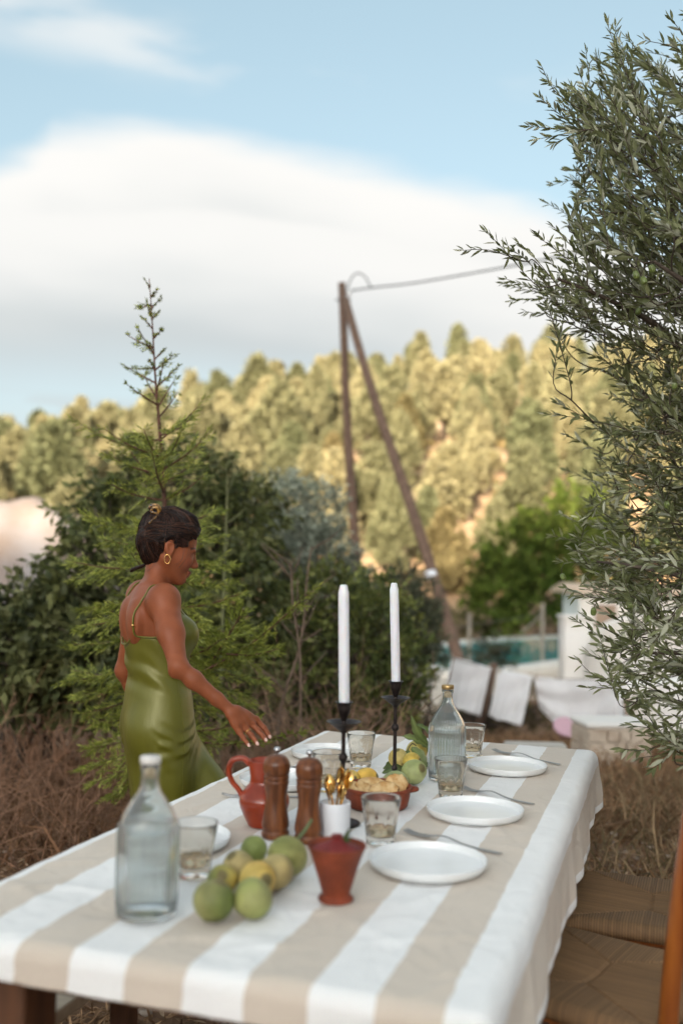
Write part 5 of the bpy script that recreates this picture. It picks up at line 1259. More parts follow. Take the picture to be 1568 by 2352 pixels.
e, o_ = fruit('green_citrus', fb(659, 1970, .041), .0410, (.115, .155, .028), (.28, .27, .09), 'large green fruit with a stalk at the back right of the heap', 'fruit', g1, 1.0, (.2, .3, 2))
q0 = pd(680, 1938, e.location[1] + .02) - np.array(e.location); q1 = pd(716, 1882, e.location[1] + .05) - np.array(e.location)
V, F = tube(spl([q0 + np.array([-.014, 0, -.010]), lerp3(q0, q1, .5), q1], 5), np.linspace(.0048, .0034, 11), 8); obj('stalk', V, F, M['stalk'] if 'stalk' in M else M.setdefault('stalk', mat('stalk', (.10, .13, .05), .7, var=.3)), e)
# lemons with leaves by the far bottle
g2 = 'lemons heaped round the right candlestick'
def leaf_big(parent, A, Bp, w, col, bend=.15, nrm=(0, -.3, 1)):
    """a lemon leaf from A to Bp (world): folded along the midrib and arched"""
    A = np.asarray(A, float); Bp = np.asarray(Bp, float); d = Bp - A; Lr = np.linalg.norm(d); d /= Lr
    s = unit(np.cross(d, np.asarray(nrm, float))); u_ = np.cross(s, d); V = []
    m_ = 12
    for i in range(m_ + 1):
        t = i / m_; ww = w * (math.sin(PI * t ** .8) ** .85) * .5
        mid = A + d * Lr * t + u_ * Lr * bend * math.sin(PI * t)
        edge_ = .004 * math.sin(t * 22)
        V += [mid - s * ww + u_ * (ww * .35 + edge_), mid - s * ww * .5 + u_ * ww * .1, mid, mid + s * ww * .5 + u_ * ww * .1, mid + s * ww + u_ * (ww * .35 - edge_)]
    o0 = np.array(parent.location); c = np.repeat(np.asarray(col)[None], len(V), 0); c[2::5] = np.asarray(col) * 1.5
    return obj('leaf', np.array(V) - o0, grid_faces(m_ + 1, 5), M['leaf_gloss'], parent, col=c)
M['leaf_gloss'] = mat('leaf_gloss', attr=True, rough=.38, var=.12, vscale=40, translucent=.18, bump=.15, bscale=120)
def P3(x, y, Y_): return pd(x, y, Y_)
la, _ = fruit('lemon', fb(841, 1786, .030), .0300, (.66, .36, .045), (.60, .42, .09), 'bright yellow lemon behind the toast dish', 'lemon', g2, 1.15, (1.4, .2, 1.3))
fruit('lemon', fb(806, 1790, .028), .0275, (.64, .40, .06), (.52, .40, .12), 'yellow lemon half hidden behind the spoons and the dish', 'lemon', g2, 1.1, (1.3, .3, .2))
lb_, _ = fruit('green_lemon', fb(908, 1800, .036), .0350, (.27, .32, .13), (.40, .42, .20), 'pale green lemon leaning on the dish rim', 'lemon', g2, 1.1, (1.4, 0, 1.7))
lc, _ = fruit('green_lemon', fb(950, 1772, .038), .0375, (.28, .33, .12), (.42, .44, .20), 'pale green lemon left of the far bottle', 'lemon', g2, 1.02, (1.1, .3, .6))
ld, _ = fruit('lemon', fb(914, 1742, .031), .0300, (.56, .42, .13), (.50, .43, .18), 'pale yellow lemon left of the right candlestick', 'lemon', g2, 1.05)
le, _ = fruit('lemon', fb(956, 1727, .034), .0345, (.64, .42, .07), (.50, .42, .12), 'yellow lemon under the upright leaves by the bottle', 'lemon', g2, 1.08, (.9, .3, 2.0))
fruit('lemon', fb(946, 1748, .030), .0290, (.62, .40, .06), (.50, .42, .10), 'yellow lemon in the middle of the far heap', 'lemon', g2)
gl, gm, gd = (.11, .155, .045), (.15, .19, .06), (.07, .10, .028)
Yl_ = le.location[1]
leaf_big(le, P3(985, 1712, Yl_ - .02), P3(943, 1642, Yl_ - .06), .034, gm, .12, (-.6, -1, .1))
leaf_big(le, P3(1000, 1712, Yl_ + .03), P3(944, 1662, Yl_ + .02), .030, gl, .2, (0, -.5, 1))
leaf_big(le, P3(984, 1718, Yl_ - .03), P3(920, 1690, Yl_ - .05), .036, gm, .10, (0, -.8, 1))
leaf_big(le, P3(975, 1728, Yl_), P3(1012, 1702, Yl_ + .02), .034, gl, .15, (0, -.6, 1))
leaf_big(lc, P3(945, 1715, Yl_ - .07), P3(978, 1775, Yl_ - .11), .040, gm, .16, (.3, -1, .4))
leaf_big(lc, P3(938, 1722, Yl_ - .06), P3(915, 1790, Yl_ - .10), .038, gl, .14, (-.2, -1, .3))
leaf_big(lc, P3(962, 1738, Yl_ - .05), P3(990, 1800, Yl_ - .06), .030, gd, .1, (.4, -1, .3))
leaf_big(lb_, P3(905, 1745, Yl_ - .08), P3(882, 1800, Yl_ - .12), .034, gd, .1, (-.5, -1, .3))
leaf_big(lb_, P3(952, 1778, Yl_ - .14), P3(868, 1782, Yl_ - .17), .034, gd, .18, (0, -.4, 1))
leaf_big(lb_, P3(905, 1776, Yl_ - .15), P3(966, 1806, Yl_ - .20), .034, gd, .16, (0, -.5, 1))
leaf_big(ld, P3(925, 1735, Yl_), P3(892, 1772, Yl_ - .03), .032, gl, .12, (-.4, -1, .4))
V, F = tube(spl([P3(925, 1742, Yl_ - .05), P3(936, 1722, Yl_ - .05), P3(946, 1708, Yl_ - .04), P3(958, 1716, Yl_ - .02)], 5) - np.array(le.location), .0017, 6); obj('twig', V, F, M['bark'], le)

# ------------------------------------------------------------------ rush chairs
M['rush'] = mat('rush_cord', attr=True, rough=.8, var=.12, vscale=4, bump=.2, bscale=300)
def rush_mesh(w=.43, d=.40, th=.052):
    n = 330; e_ = .075; hw, hd = w / 2, d / 2
    s = np.linspace(-hw - e_, hw + e_, n); t = np.linspace(-hd - e_, hd + e_, n); S, T2 = np.meshgrid(s, t, indexing='ij')
    qx = np.sign(S) * np.maximum(0, abs(S) - hw); qy = np.sign(T2) * np.maximum(0, abs(T2) - hd); Lq = np.hypot(qx, qy); r_0 = .024
    a = np.minimum(Lq / r_0, PI * .95); ox = r_0 * np.sin(a); zz = -r_0 * (1 - np.cos(a)) - np.maximum(0, Lq - r_0 * PI * .95) * .0
    ux = np.where(Lq > 0, qx / np.maximum(Lq, 1e-9), 0); uy = np.where(Lq > 0, qy / np.maximum(Lq, 1e-9), 0)
    inn = np.maximum(0, Lq - r_0 * PI * .95)
    X_ = np.clip(S, -hw, hw) + ux * (ox - inn); Y_ = np.clip(T2, -hd, hd) + uy * (ox - inn)
    px_, py_ = abs(np.clip(S, -hw, hw)) / hw, abs(np.clip(T2, -hd, hd)) / hd
    gap = .35
    fb_ = (py_ * (1 - gap) + gap * .0 > px_ - gap) & (py_ > (px_ - gap) / (1 - gap))    # front and back fields: cords run front to back
    ph = np.where(fb_, S, T2) / .0074 * PI
    ridge = abs(np.sin(ph)) ** .7
    seam = np.exp(-((py_ - np.clip((px_ - gap) / (1 - gap), 0, 1)) / .03) ** 2)
    z = zz + .0028 * ridge - .006 * seam - .010 * (1 - np.maximum(px_, py_)) ** 1.5 + .0015 * nz(S, T2, 18, 3)
    cid = np.floor(ph / PI); rnd = (np.sin(cid * 12.9898 + fb_ * 7.1) * 43758.5453) % 1.0
    c = np.array([.25, .145, .066])[None, None] * (.78 + .3 * rnd[..., None]) * (.45 + .55 * ridge[..., None])
    return np.stack([X_, Y_, z], -1).reshape(-1, 3), grid_faces(n, n), c.reshape(-1, 3)
rv, rf, rc = rush_mesh(); rush_me = mk_mesh('seat', rv, rf, True, rc); rush_me.materials.append(M['rush'])
def chair(c, back, lab):
    """c: seat centre on the ground, back: unit direction towards the back"""
    e = empty('rush_chair', (c[0], c[1], 0), math.atan2(back[1], back[0]) - PI / 2, lab, 'chair', 'rush-seated chairs along the right side')
    zs = .455
    obj('seat', None, None, None, e, me=rush_me, loc=(0, 0, zs))
    for sx in (-1, 1):
        obj('leg', *beam((sx * .205, -.19, 0), (sx * .205, -.19, zs - .05), .036, .036), M['chair_wood'], e, smooth=False)
        obj('back_post', *tube(spl([(sx * .20, .255, 0), (sx * .20, .235, .25), (sx * .20, .235, .46), (sx * .205, .262, .72), (sx * .21, .30, .98)], 5), .021, 12), M['chair_wood'], e)
        obj('side_rail', *beam((sx * .205, -.17, .28), (sx * .203, .22, .28), .020, .028), M['chair_wood'], e, smooth=False)
        obj('side_rail', *beam((sx * .190, -.17, .415), (sx * .190, .215, .415), .024, .045), M['chair_wood'], e, smooth=False)
    obj('front_rail', *beam((-.185, -.19, .36), (.185, -.19, .36), .022, .03), M['chair_wood'], e, smooth=False)
    obj('front_rail', *beam((-.185, -.175, .415), (.185, -.175, .415), .024, .045), M['chair_wood'], e, smooth=False)
    for zz, yy in ((.66, .253), (.80, .272), (.93, .292)):
        p = spl([(-.19, yy, zz), (0, yy + .03, zz + .01), (.19, yy, zz)], 6); parts = [beam(p[i], p[i + 1] + (p[i + 1] - p[i]) * .02, .014, .055, .002) for i in range(len(p) - 1)]
        obj('back_slat', *join(*parts), M['chair_wood'], e, smooth=False)
    return e
cA, cB = pw(1330, 2003, .455), pw(1290, 2090, .455); ed_ = unit((cA - cB)[:2]); bk_ = np.array([ed_[1], -ed_[0]])
c1_ = (cA + cB)[:2] / 2 + bk_ * .225
chair(c1_, bk_, 'rush-seated wooden chair further from the camera, beyond the other')
bk2 = unit(np.array([.80, -.60])); chair(np.array([.628, 2.42]), bk2, 'rush-seated chair with an orange wooden post at the lower right corner')

# ------------------------------------------------------------------ bench at the left
def bbx(u0, u1, v0, v1, z0, z1, o, b=.004):
    V, F = bbox(u0, u1, v0, v1, z0, z1, b); return frame_xf(V, (0, 0, 0), TW, TL, (0, 0, 1)) - o, F
bo = tp(-1.5, 1.95, 0); bench = empty('wooden_bench', bo, 0, 'pale plank bench tucked under the left side of the table', 'bench')
for u in (-1.68, -1.525, -1.37): obj('seat_plank', *bbx(u, u + .148, 1.60, 2.35, .42, .45, bo), M['pale_wood'], bench, smooth=False)
for v in (1.72, 2.22): obj('cross_rail', *bbx(-1.66, -1.25, v - .03, v + .03, .36, .419, bo), M['table_wood'], bench, smooth=False)
for u in (-1.64, -1.26):
    for v in (1.72, 2.22): obj('leg', *bbx(u - .025, u + .025, v - .028, v + .028, 0, .359, bo), M['table_wood'], bench, smooth=False)
# ------------------------------------------------------------------ the woman: signed-distance modelling, one continuous skin
class Field:
    def __init__(self, lo, hi, h):
        self.lo = np.array(lo, float); self.h = h
        self.n = np.ceil((np.array(hi) - self.lo) / h).astype(int) + 1
        self.a = np.full(self.n, .25, dtype=np.float32)
    def block(self, lo, hi):
        i0 = np.clip(np.floor((np.asarray(lo) - self.lo) / self.h).astype(int), 0, self.n - 1); i1 = np.clip(np.ceil((np.asarray(hi) - self.lo) / self.h).astype(int) + 1, 1, self.n)
        sl_ = tuple(slice(a, b) for a, b in zip(i0, i1))
        ax = [self.lo[k] + self.h * np.arange(i0[k], i1[k]) for k in range(3)]
        return sl_, ax[0][:, None, None], ax[1][None, :, None], ax[2][None, None, :]
    def put(self, sl_, d, k, op='u'):
        a = self.a[sl_]; d = d.astype(np.float32)
        if op == 'u':
            h = np.clip(.5 + .5 * (a - d) / k, 0, 1); self.a[sl_] = a * (1 - h) + d * h - k * h * (1 - h)
        elif op == 's':                  # smooth subtraction
            d = -d; h = np.clip(.5 - .5 * (a - d) / k, 0, 1); self.a[sl_] = a * (1 - h) + d * h + k * h * (1 - h)
    def cone(self, A, B, r1, r2, k=.012, op='u'):
        A = np.asarray(A, float); B = np.asarray(B, float); m = max(r1, r2) + k + .02
        sl_, x, y, z = self.block(np.minimum(A, B) - m, np.maximum(A, B) + m); ba = B - A; l2 = float(ba @ ba) + 1e-12
        t = np.clip(((x - A[0]) * ba[0] + (y - A[1]) * ba[1] + (z - A[2]) * ba[2]) / l2, 0, 1)
        d = np.sqrt((x - A[0] - ba[0] * t) ** 2 + (y - A[1] - ba[1] * t) ** 2 + (z - A[2] - ba[2] * t) ** 2) - (r1 + (r2 - r1) * t)
        self.put(sl_, d, k, op)
    def ell(self, C, r, ax, k=.012, op='u'):
        C = np.asarray(C, float); r = np.asarray(r, float) * np.ones(3); m = r.max() + k + .02
        sl_, x, y, z = self.block(C - m, C + m); q = []
        for i in range(3): q.append((x - C[0]) * ax[i][0] + (y - C[1]) * ax[i][1] + (z - C[2]) * ax[i][2])
        k0 = np.sqrt(sum((q[i] / r[i]) ** 2 for i in range(3))); k1 = np.sqrt(sum((q[i] / r[i] ** 2) ** 2 for i in range(3))) + 1e-9
        self.put(sl_, k0 * (k0 - 1) / k1, k, op)
    def loft(self, rows, ex, ey, k=.012, grow=0.0, mod=None, op='u', clip=None):
        """rows: z, centre x, centre y, half-width along ex, half-width along ey"""
        rows = np.array(rows, float); rows = rows[np.argsort(rows[:, 0])]; zr = rows[:, 0]
        m = rows[:, 3:5].max() + k + .04
        lo = np.array([rows[:, 1].min() - m, rows[:, 2].min() - m, zr[0] - .03]); hi = np.array([rows[:, 1].max() + m, rows[:, 2].max() + m, zr[-1] + .03])
        sl_, x, y, z = self.block(lo, hi); zz = z[0, 0]
        # smooth interpolation through the rows
        def it(c):
            P = np.c_[zr, rows[:, c]]; s = spl(P, 8); return np.interp(zz, s[:, 0], s[:, 1])[None, None, :]
        cx, cy, a, b = it(1), it(2), it(3) + grow, it(4) + grow
        px = (x - cx) * ex[0] + (y - cy) * ex[1]; py = (x - cx) * ey[0] + (y - cy) * ey[1]
        k0 = np.sqrt((px / a) ** 2 + (py / b) ** 2); k1 = np.sqrt((px / a ** 2) ** 2 + (py / b ** 2) ** 2) + 1e-9
        d = k0 * (k0 - 1) / k1
        if mod is not None: d = d + mod(px, py, z, np.arctan2(py / b, px / a))
        d = np.maximum(d, np.maximum(z - zr[-1], zr[0] - z))
        if clip is not None: d = np.maximum(d, clip(px, py, z))
        self.put(sl_, d, k, op)
    def mesh(self):
        a = self.a; s = a < 0
        n = s.shape
        cnt = np.zeros((n[0] - 1, n[1] - 1, n[2] - 1), dtype=np.uint8)
        for i in (0, 1):
            for j in (0, 1):
                for k in (0, 1): cnt += s[i:n[0] - 1 + i, j:n[1] - 1 + j, k:n[2] - 1 + k]
        act = (cnt > 0) & (cnt < 8)
        I = np.argwhere(act); idx = np.full(act.shape, -1, dtype=np.int32); idx[act] = np.arange(len(I), dtype=np.int32)
        acc = np.zeros((len(I), 3)); w = np.zeros(len(I))
        cor = [(0, 0, 0), (1, 0, 0), (0, 1, 0), (1, 1, 0), (0, 0, 1), (1, 0, 1), (0, 1, 1), (1, 1, 1)]
        val = [a[I[:, 0] + c[0], I[:, 1] + c[1], I[:, 2] + c[2]] for c in cor]
        for p, q in ((0, 1), (2, 3), (4, 5), (6, 7), (0, 2), (1, 3), (4, 6), (5, 7), (0, 4), (1, 5), (2, 6), (3, 7)):
            m = (val[p] < 0) != (val[q] < 0); t = val[p][m] / (val[p][m] - val[q][m])
            acc[m] += np.array(cor[p]) + t[:, None] * (np.array(cor[q]) - np.array(cor[p])); w[m] += 1
        V = self.lo + self.h * (I + acc / w[:, None])
        Fq = []
        for ax in range(3):
            b = [1, 1, 1]; b[ax] = 0
            e0 = s[tuple(slice(1, -1) if k != ax else slice(0, -1) for k in range(3))]; e1 = s[tuple(slice(1, -1) if k != ax else slice(1, None) for k in range(3))]
            J = np.argwhere(e0 != e1)
            if len(J) == 0: continue
            flip = e0[tuple(J.T)]
            J = J + np.array([1 if k != ax else 0 for k in range(3)])
            o1 = [0, 0, 0]; o2 = [0, 0, 0]; o1[(ax + 1) % 3] = 1; o2[(ax + 2) % 3] = 1
            o1, o2 = np.array(o1), np.array(o2)
            q = np.stack([idx[tuple((J - o1 - o2).T)], idx[tuple((J - o2).T)], idx[tuple(J.T)], idx[tuple((J - o1).T)]], 1)
            q[~flip] = q[~flip][:, ::-1]; Fq.append(q)
        Fq = np.concatenate(Fq); Fq = Fq[(Fq >= 0).all(1)]
        return V, Fq
    def at(self, p):
        i = np.clip(((np.asarray(p) - self.lo) / self.h), 0, self.n - 2); f = np.floor(i).astype(int); t = i - f; v = 0
        for c in ((0, 0, 0), (1, 0, 0), (0, 1, 0), (1, 1, 0), (0, 0, 1), (1, 0, 1), (0, 1, 1), (1, 1, 1)):
            w = np.prod([t[k] if c[k] else 1 - t[k] for k in range(3)]); v = v + w * self.a[tuple(f + np.array(c))]
        return float(v)
def vat(f, P):                           # the field at many points at once
    i = np.clip((np.asarray(P) - f.lo) / f.h, 0, f.n - 2.001); q = np.floor(i).astype(int); t = i - q; v = np.zeros(len(q))
    for c in ((0, 0, 0), (1, 0, 0), (0, 1, 0), (1, 1, 0), (0, 0, 1), (1, 0, 1), (0, 1, 1), (1, 1, 1)):
        w = np.prod([t[:, k] if c[k] else 1 - t[:, k] for k in range(3)], axis=0); v += w * f.a[q[:, 0] + c[0], q[:, 1] + c[1], q[:, 2] + c[2]]
    return v
def vsnap(f, P, lift, it=8):
    P = np.array(P, float); e = .004
    for _ in range(it):
        v = vat(f, P); g_ = unit(np.stack([vat(f, P + e * a_) - vat(f, P - e * a_) for a_ in np.eye(3)], 1)); P = P - g_ * np.clip(v - lift, -.012, .012)[:, None]
    return P
def relax(V, F, n=2, lam=.5):
    for _ in range(n):
        S = np.zeros_like(V); c = np.zeros(len(V))
        for i in range(4):
            a = F[:, i]; b = F[:, (i + 1) % 4]
            for k in range(3): S[:, k] += np.bincount(a, V[b][:, k], len(V)) + np.bincount(b, V[a][:, k], len(V))
            c += np.bincount(a, minlength=len(V)) + np.bincount(b, minlength=len(V))
        V = V + lam * (S / np.maximum(c, 1)[:, None] - V)
    return V
D0 = 3.40; TT = R(22)
Fx = np.array([math.cos(TT), math.sin(TT), 0]); Rx = np.array([math.sin(TT), -math.cos(TT), 0]); Zx = np.array([0, 0, 1.0])
def zc(z, px, Y_=D0):                    # world point on the vertical of pixel column px at height z
    y = 1293 - (z - 1.4) * FOC / Y_
    p = pd(px, y, Y_); p[2] = z; return p
def row(z, px, a, b, Y_=D0):
    p = zc(z, px, Y_); return (z, p[0], p[1], a, b)
torso_rows = [row(.70, 366, .145, .090), row(.78, 366, .160, .105), row(.86, 364, .165, .112), row(.94, 363, .148, .102), row(1.02, 362, .122, .088), row(1.10, 359, .126, .092), row(1.17, 354, .138, .098), row(1.235, 348, .146, .092), row(1.28, 346, .125, .074), row(1.31, 347, .070, .052), row(1.325, 348, .045, .04)]
fld = Field((-.86, 2.98, -.012), (-.17, 3.86, 1.63), .0037)
fld.loft(torso_rows, Rx, Fx, .01)
cS = zc(1.275, 346)
Sr, Sl = cS + Rx * .158 + Fx * .012 + Zx * .002, cS - Rx * .158 + Fx * .0 + Zx * .006
for s, S0 in ((1, Sr), (-1, Sl)):
    fld.cone(cS + Rx * .05 * s + Zx * .010, S0 + Zx * .002, .046, .044, .03)
    fld.ell(S0, (.050, .050, .056), (Rx, Fx, Zx), .03)
    fld.ell(zc(1.205, 350) + Rx * .078 * s - Fx * .072, (.050, .024, .068), (Rx, Fx, Zx), .03)     # shoulder blades
    fld.ell(zc(1.165, 354) + Rx * .066 * s + Fx * .078, (.052, .048, .055), (Rx, Fx, Zx), .03)
# spine
fld.cone(zc(1.30, 347) - Fx * .097, zc(1.05, 361) - Fx * .118, .010, .012, .045, 's')
# head frame
HT, HP, HS = R(16), R(17), .95
fh = np.array([math.cos(HT), math.sin(HT), 0]); hr = np.array([math.sin(HT), -math.cos(HT), 0])
hf = math.cos(HP) * fh - math.sin(HP) * Zx; hu = math.sin(HP) * fh + math.cos(HP) * Zx; HA = (hf, hr, hu)
ear_p = pd(389, 1259, 3.335)
HC = ear_p - HS * (hf * -.006 + hr * .075 + hu * -.008)
def hp(f, r, u): return HC + HS * (hf * f + hr * r + hu * u)
# neck
fld.cone(zc(1.285, 352), hp(-.010, 0, -.055), .046, .0405, .03)
for s in (1, -1): fld.cone(cS + Rx * .075 * s + Zx * .022, hp(-.022, .016 * s, -.075), .020, .021, .035)
E3 = lambda C, r, k=.012, op='u': fld.ell(C, np.array(r) * HS, HA, k, op)
E3(hp(-.008, 0, .032), (.097, .076, .094))
E3(hp(.040, 0, -.030), (.054, .058, .078), .03)
for s in (1, -1):
    fld.cone(hp(.000, .055 * s, -.045), hp(.068, .018 * s, -.098), .018, .014, .03)
    E3(hp(.060, .036 * s, -.028), (.028, .026, .026), .025)
    E3(hp(.083, .026 * s, .012), (.010, .024, .009), .012)
fld.cone(hp(.074, -.008, -.098), hp(.074, .008, -.098), .0165, .0165, .02)
for s in (1, -1):
    E3(hp(.099, .031 * s, -.006), (.015, .017, .0115), .010, 's')
    E3(hp(.0815, .030 * s, -.008), (.0115, .013, .0105), .004)
fld.cone(hp(.086, 0, .004), hp(.1095, 0, -.034), .0078, .0092, .012)
E3(hp(.1125, 0, -.037), (.0085, .0098, .0085), .008)
for s in (1, -1): E3(hp(.103, .0115 * s, -.042), (.0105, .0075, .0075), .006)
E3(hp(.0945, 0, -.0665), (.0105, .022, .0065), .006)
E3(hp(.0920, 0, -.0780), (.0105, .019, .0075), .006)
fld.cone(hp(.104, -.02, -.0722), hp(.104, .02, -.0722), .0025, .0025, .003, 's')
# ears
for s in (1, -1):
    eu = unit(hu * .95 - hf * .28); ef = unit(hf * .95 + hu * .28); ea = (ef, hr, eu)
    fld.ell(hp(-.006, .078 * s, -.006), (.0185, .0080, .0275), ea, .006)
    fld.ell(hp(-.001, .087 * s, -.003), (.0115, .0075, .0185), ea, .003, 's')
    fld.ell(hp(.004, .078 * s, -.030), (.007, .005, .008), ea, .006)
# right arm
Er = pd(410, 1532, 3.13); Wr = pd(536, 1637, 3.15)
fld.cone(Sr, lerp3(Sr, Er, .5), .047, .043, .02); fld.cone(lerp3(Sr, Er, .5), Er, .041, .028, .02)
fm_ = lerp3(Er, Wr, .28)
fld.cone(Er, fm_, .0265, .0265, .02); fld.cone(fm_, lerp3(Er, Wr, .70), .0265, .0205, .02); fld.cone(lerp3(Er, Wr, .70), Wr, .0205, .0175, .015)
fld.ell(pd(401, 1546, 3.13), (.014, .014, .013), (Rx, Fx, Zx), .02)
# right hand: back of the hand up, fingers relaxed towards the table
fingers = [  # mcp, pip, dip, tip (x, y, Y) and radii
    ([(588, 1653, 3.215), (606, 1672, 3.212), (615, 1685, 3.206), (620, 1694, 3.200)], (.0102, .0088, .0079, .0068)),
    ([(579, 1664, 3.190), (595, 1680, 3.180), (605, 1692, 3.172), (611, 1701, 3.165)], (.0104, .0090, .0080, .0070)),
    ([(564, 1674, 3.163), (578, 1690, 3.150), (586, 1701, 3.142), (591, 1709, 3.136)], (.0098, .0084, .0076, .0066)),
    ([(549, 1681, 3.142), (560, 1696, 3.128), (567, 1706, 3.120), (572, 1713, 3.114)], (.0088, .0074, .0066, .0058))]
Fg = []
for pts, rd in fingers:
    P = [pd(*p) for p in pts]; Fg.append(P)
wn_ = unit(np.cross(Fg[0][0] - Fg[3][0], Fg[1][0] - Wr)); wn_ = wn_ if wn_[2] > 0 else -wn_
across = unit(Fg[0][0] - Fg[3][0])
for i, (P, (pts, rd)) in enumerate(zip(Fg, fingers)):
    w0 = Wr + across * (.014 - .0095 * i)
    fld.cone(w0, lerp3(w0, P[0], .55) + wn_ * .002, .0150, .0135, .012)
    fld.cone(lerp3(w0, P[0], .5) + wn_ * .001, P[0], .0135, .0118 if i < 3 else .0105, .010)
    fld.ell(P[0] + wn_ * .003, (.0105, .0105, .009), (across, unit(np.cross(wn_, across)), wn_), .006)
    for j in range(3): fld.cone(P[j], P[j + 1], rd[j], rd[j + 1], .0035)
    fld.ell(P[1] + wn_ * .001, (rd[1] * 1.05,) * 3, (Rx, Fx, Zx), .004)
th0 = Wr + across * .018; th1 = lerp3(Wr, Fg[0][0], .45) + across * .020 - wn_ * .014; th2 = lerp3(Wr, Fg[0][0], .85) + across * .020 - wn_ * .024; th3 = Fg[0][0] + across * .010 - wn_ * .034 + unit(Fg[0][0] - Wr) * .015
fld.cone(th0, th1, .0150, .0135, .012); fld.cone(th1, th2, .0125, .0100, .006); fld.cone(th2, th3, .0095, .0075, .005)
# left arm, hanging behind the back edge and bent forward out of sight
El = pd(287, 1540, 3.60); Wl_ = pd(352, 1655, 3.66)
fld.cone(Sl, lerp3(Sl, El, .5), .044, .039, .02); fld.cone(lerp3(Sl, El, .5), El, .039, .032, .02)
fld.cone(El, lerp3(El, Wl_, .3), .032, .033, .02); fld.cone(lerp3(El, Wl_, .3), Wl_, .033, .020, .015)
hd_ = unit(Wl_ - El); hs_ = unit(np.cross(hd_, Zx)); hn_ = np.cross(hs_, hd_)
for i in range(4):
    o_ = (i - 1.5); a_ = Wl_ + hs_ * .008 * o_; m_ = Wl_ + hd_ * .085 + hs_ * .0195 * o_; t1_ = m_ + hd_ * .040 - hn_ * .008; t2_ = t1_ + hd_ * (.034 - .005 * abs(o_ - .4)) - hn_ * .016
    fld.cone(a_, m_, .014, .0115, .012); fld.cone(m_, t1_, .0098, .0085, .003); fld.cone(t1_, t2_, .0085, .0068, .003)
fld.cone(Wl_ + hs_ * -.012, Wl_ + hd_ * .045 - hs_ * .036 - hn_ * .010, .0145, .0110, .01); fld.cone(Wl_ + hd_ * .045 - hs_ * .036 - hn_ * .010, Wl_ + hd_ * .085 - hs_ * .046 - hn_ * .022, .0105, .0078, .004)
# legs and bare feet
HpR, KnR, AnR = zc(.78, 366) + Rx * .085, zc(.44, 378) + Rx * .075, zc(.075, 352) + Rx * .070
HpL, KnL, AnL = zc(.78, 374) - Rx * .085 + Fx * .03, zc(.465, 545) - Rx * .075, zc(.085, 565) - Rx * .07
for H_, K_, A_, tf_ in ((HpR, KnR, AnR, .0), (HpL, KnL, AnL, .0)):
    fld.cone(H_, lerp3(H_, K_, .45), .070, .060, .03); fld.cone(lerp3(H_, K_, .45), K_, .066, .046, .02)
    ca_ = lerp3(K_, A_, .3) - Fx * .012; fld.cone(K_, ca_, .044, .047, .02); fld.cone(ca_, A_, .047, .029, .02)
    A0 = np.array([A_[0], A_[1], .030]); fld.ell(A0 - Fx * .025, (.028, .034, .032), (Rx, Fx, Zx), .02)
    fld.cone(A0 - Zx * .004, A0 + Fx * .115 - Zx * .010, .030, .022, .015); fld.ell(A0 + Fx * .125 - Zx * .013, (.040, .040, .016), (Rx, Fx, Zx), .012); fld.cone(A_, A0 + Fx * .03, .028, .030, .02)
    for t in range(5): fld.cone(A0 + Fx * .140 + Rx * (.028 - .014 * t) - Zx * .017, A0 + Fx * (.172 - .008 * t) + Rx * (.030 - .0145 * t) - Zx * .019, .0085, .0075, .003)
BV, BF = fld.mesh(); BV = relax(BV, BF, 2, .4)
wroot = np.array([zc(0, 368)[0], zc(0, 368)[1], 0.0])
person = empty('person', wroot, label='woman in an olive green satin slip dress walking beside the table', cat='person')
# skin colour: warm brown, with lips, brows, lashes and nails of their own
skin = np.array([.262, .078, .032]); bc = np.repeat(skin[None], len(BV), 0)
def near(c, r, col, soft=.5):
    d = np.linalg.norm(BV - np.asarray(c), axis=1) / r; w = np.clip((1 - d) / soft, 0, 1)[:, None]; bc[:] = bc * (1 - w) + np.asarray(col) * w
for u_, r_2 in ((-.0665, .010), (-.078, .010)):
    for s in np.linspace(-.018, .018, 7): near(hp(.1, s, u_), r_2, (.23, .058, .045), .6)
for s in (1, -1):
    for t in np.linspace(0, 1, 9): near(hp(.094 - .022 * t * t, (.012 + .040 * t) * s, .013 + .006 * math.sin(t * 2.6)), .006, (.035, .016, .012), .6)
    for t in np.linspace(0, 1, 8): near(hp(.093 - .012 * t * t, (.018 + .028 * t) * s, -.014 - .003 * math.sin(t * 3)), .0042, (.03, .014, .011), .7)
    near(hp(.075, .045 * s, -.035), .030, (.36, .105, .06), 1.0)
nrm_n = wn_
for P, (pts, rd) in zip(Fg, fingers):
    tip = P[3]; dd = unit(P[3] - P[2]); c_ = tip - dd * .002 + unit(CAM - tip) * rd[3] * .6 + wn_ * rd[3] * .5
    near(c_, .0082, (.66, .44, .38), .35)
    near(P[1] + wn_ * rd[1], .008, skin * .72, .8); near(P[2] + wn_ * rd[2], .006, skin * .78, .8)
bc *= (1 + .05 * nz(BV[:, 0] * 1.0, BV[:, 2], 30, 2) + .04 * nz(BV[:, 1], BV[:, 2], 70, 5))[:, None]
M['skin'] = mat('skin', attr=True, rough=.46, var=.10, vscale=22, bump=.06, bscale=400, sss=.05, spec=.26)
body = obj('body', BV - wroot, BF, M['skin'], person, col=bc)

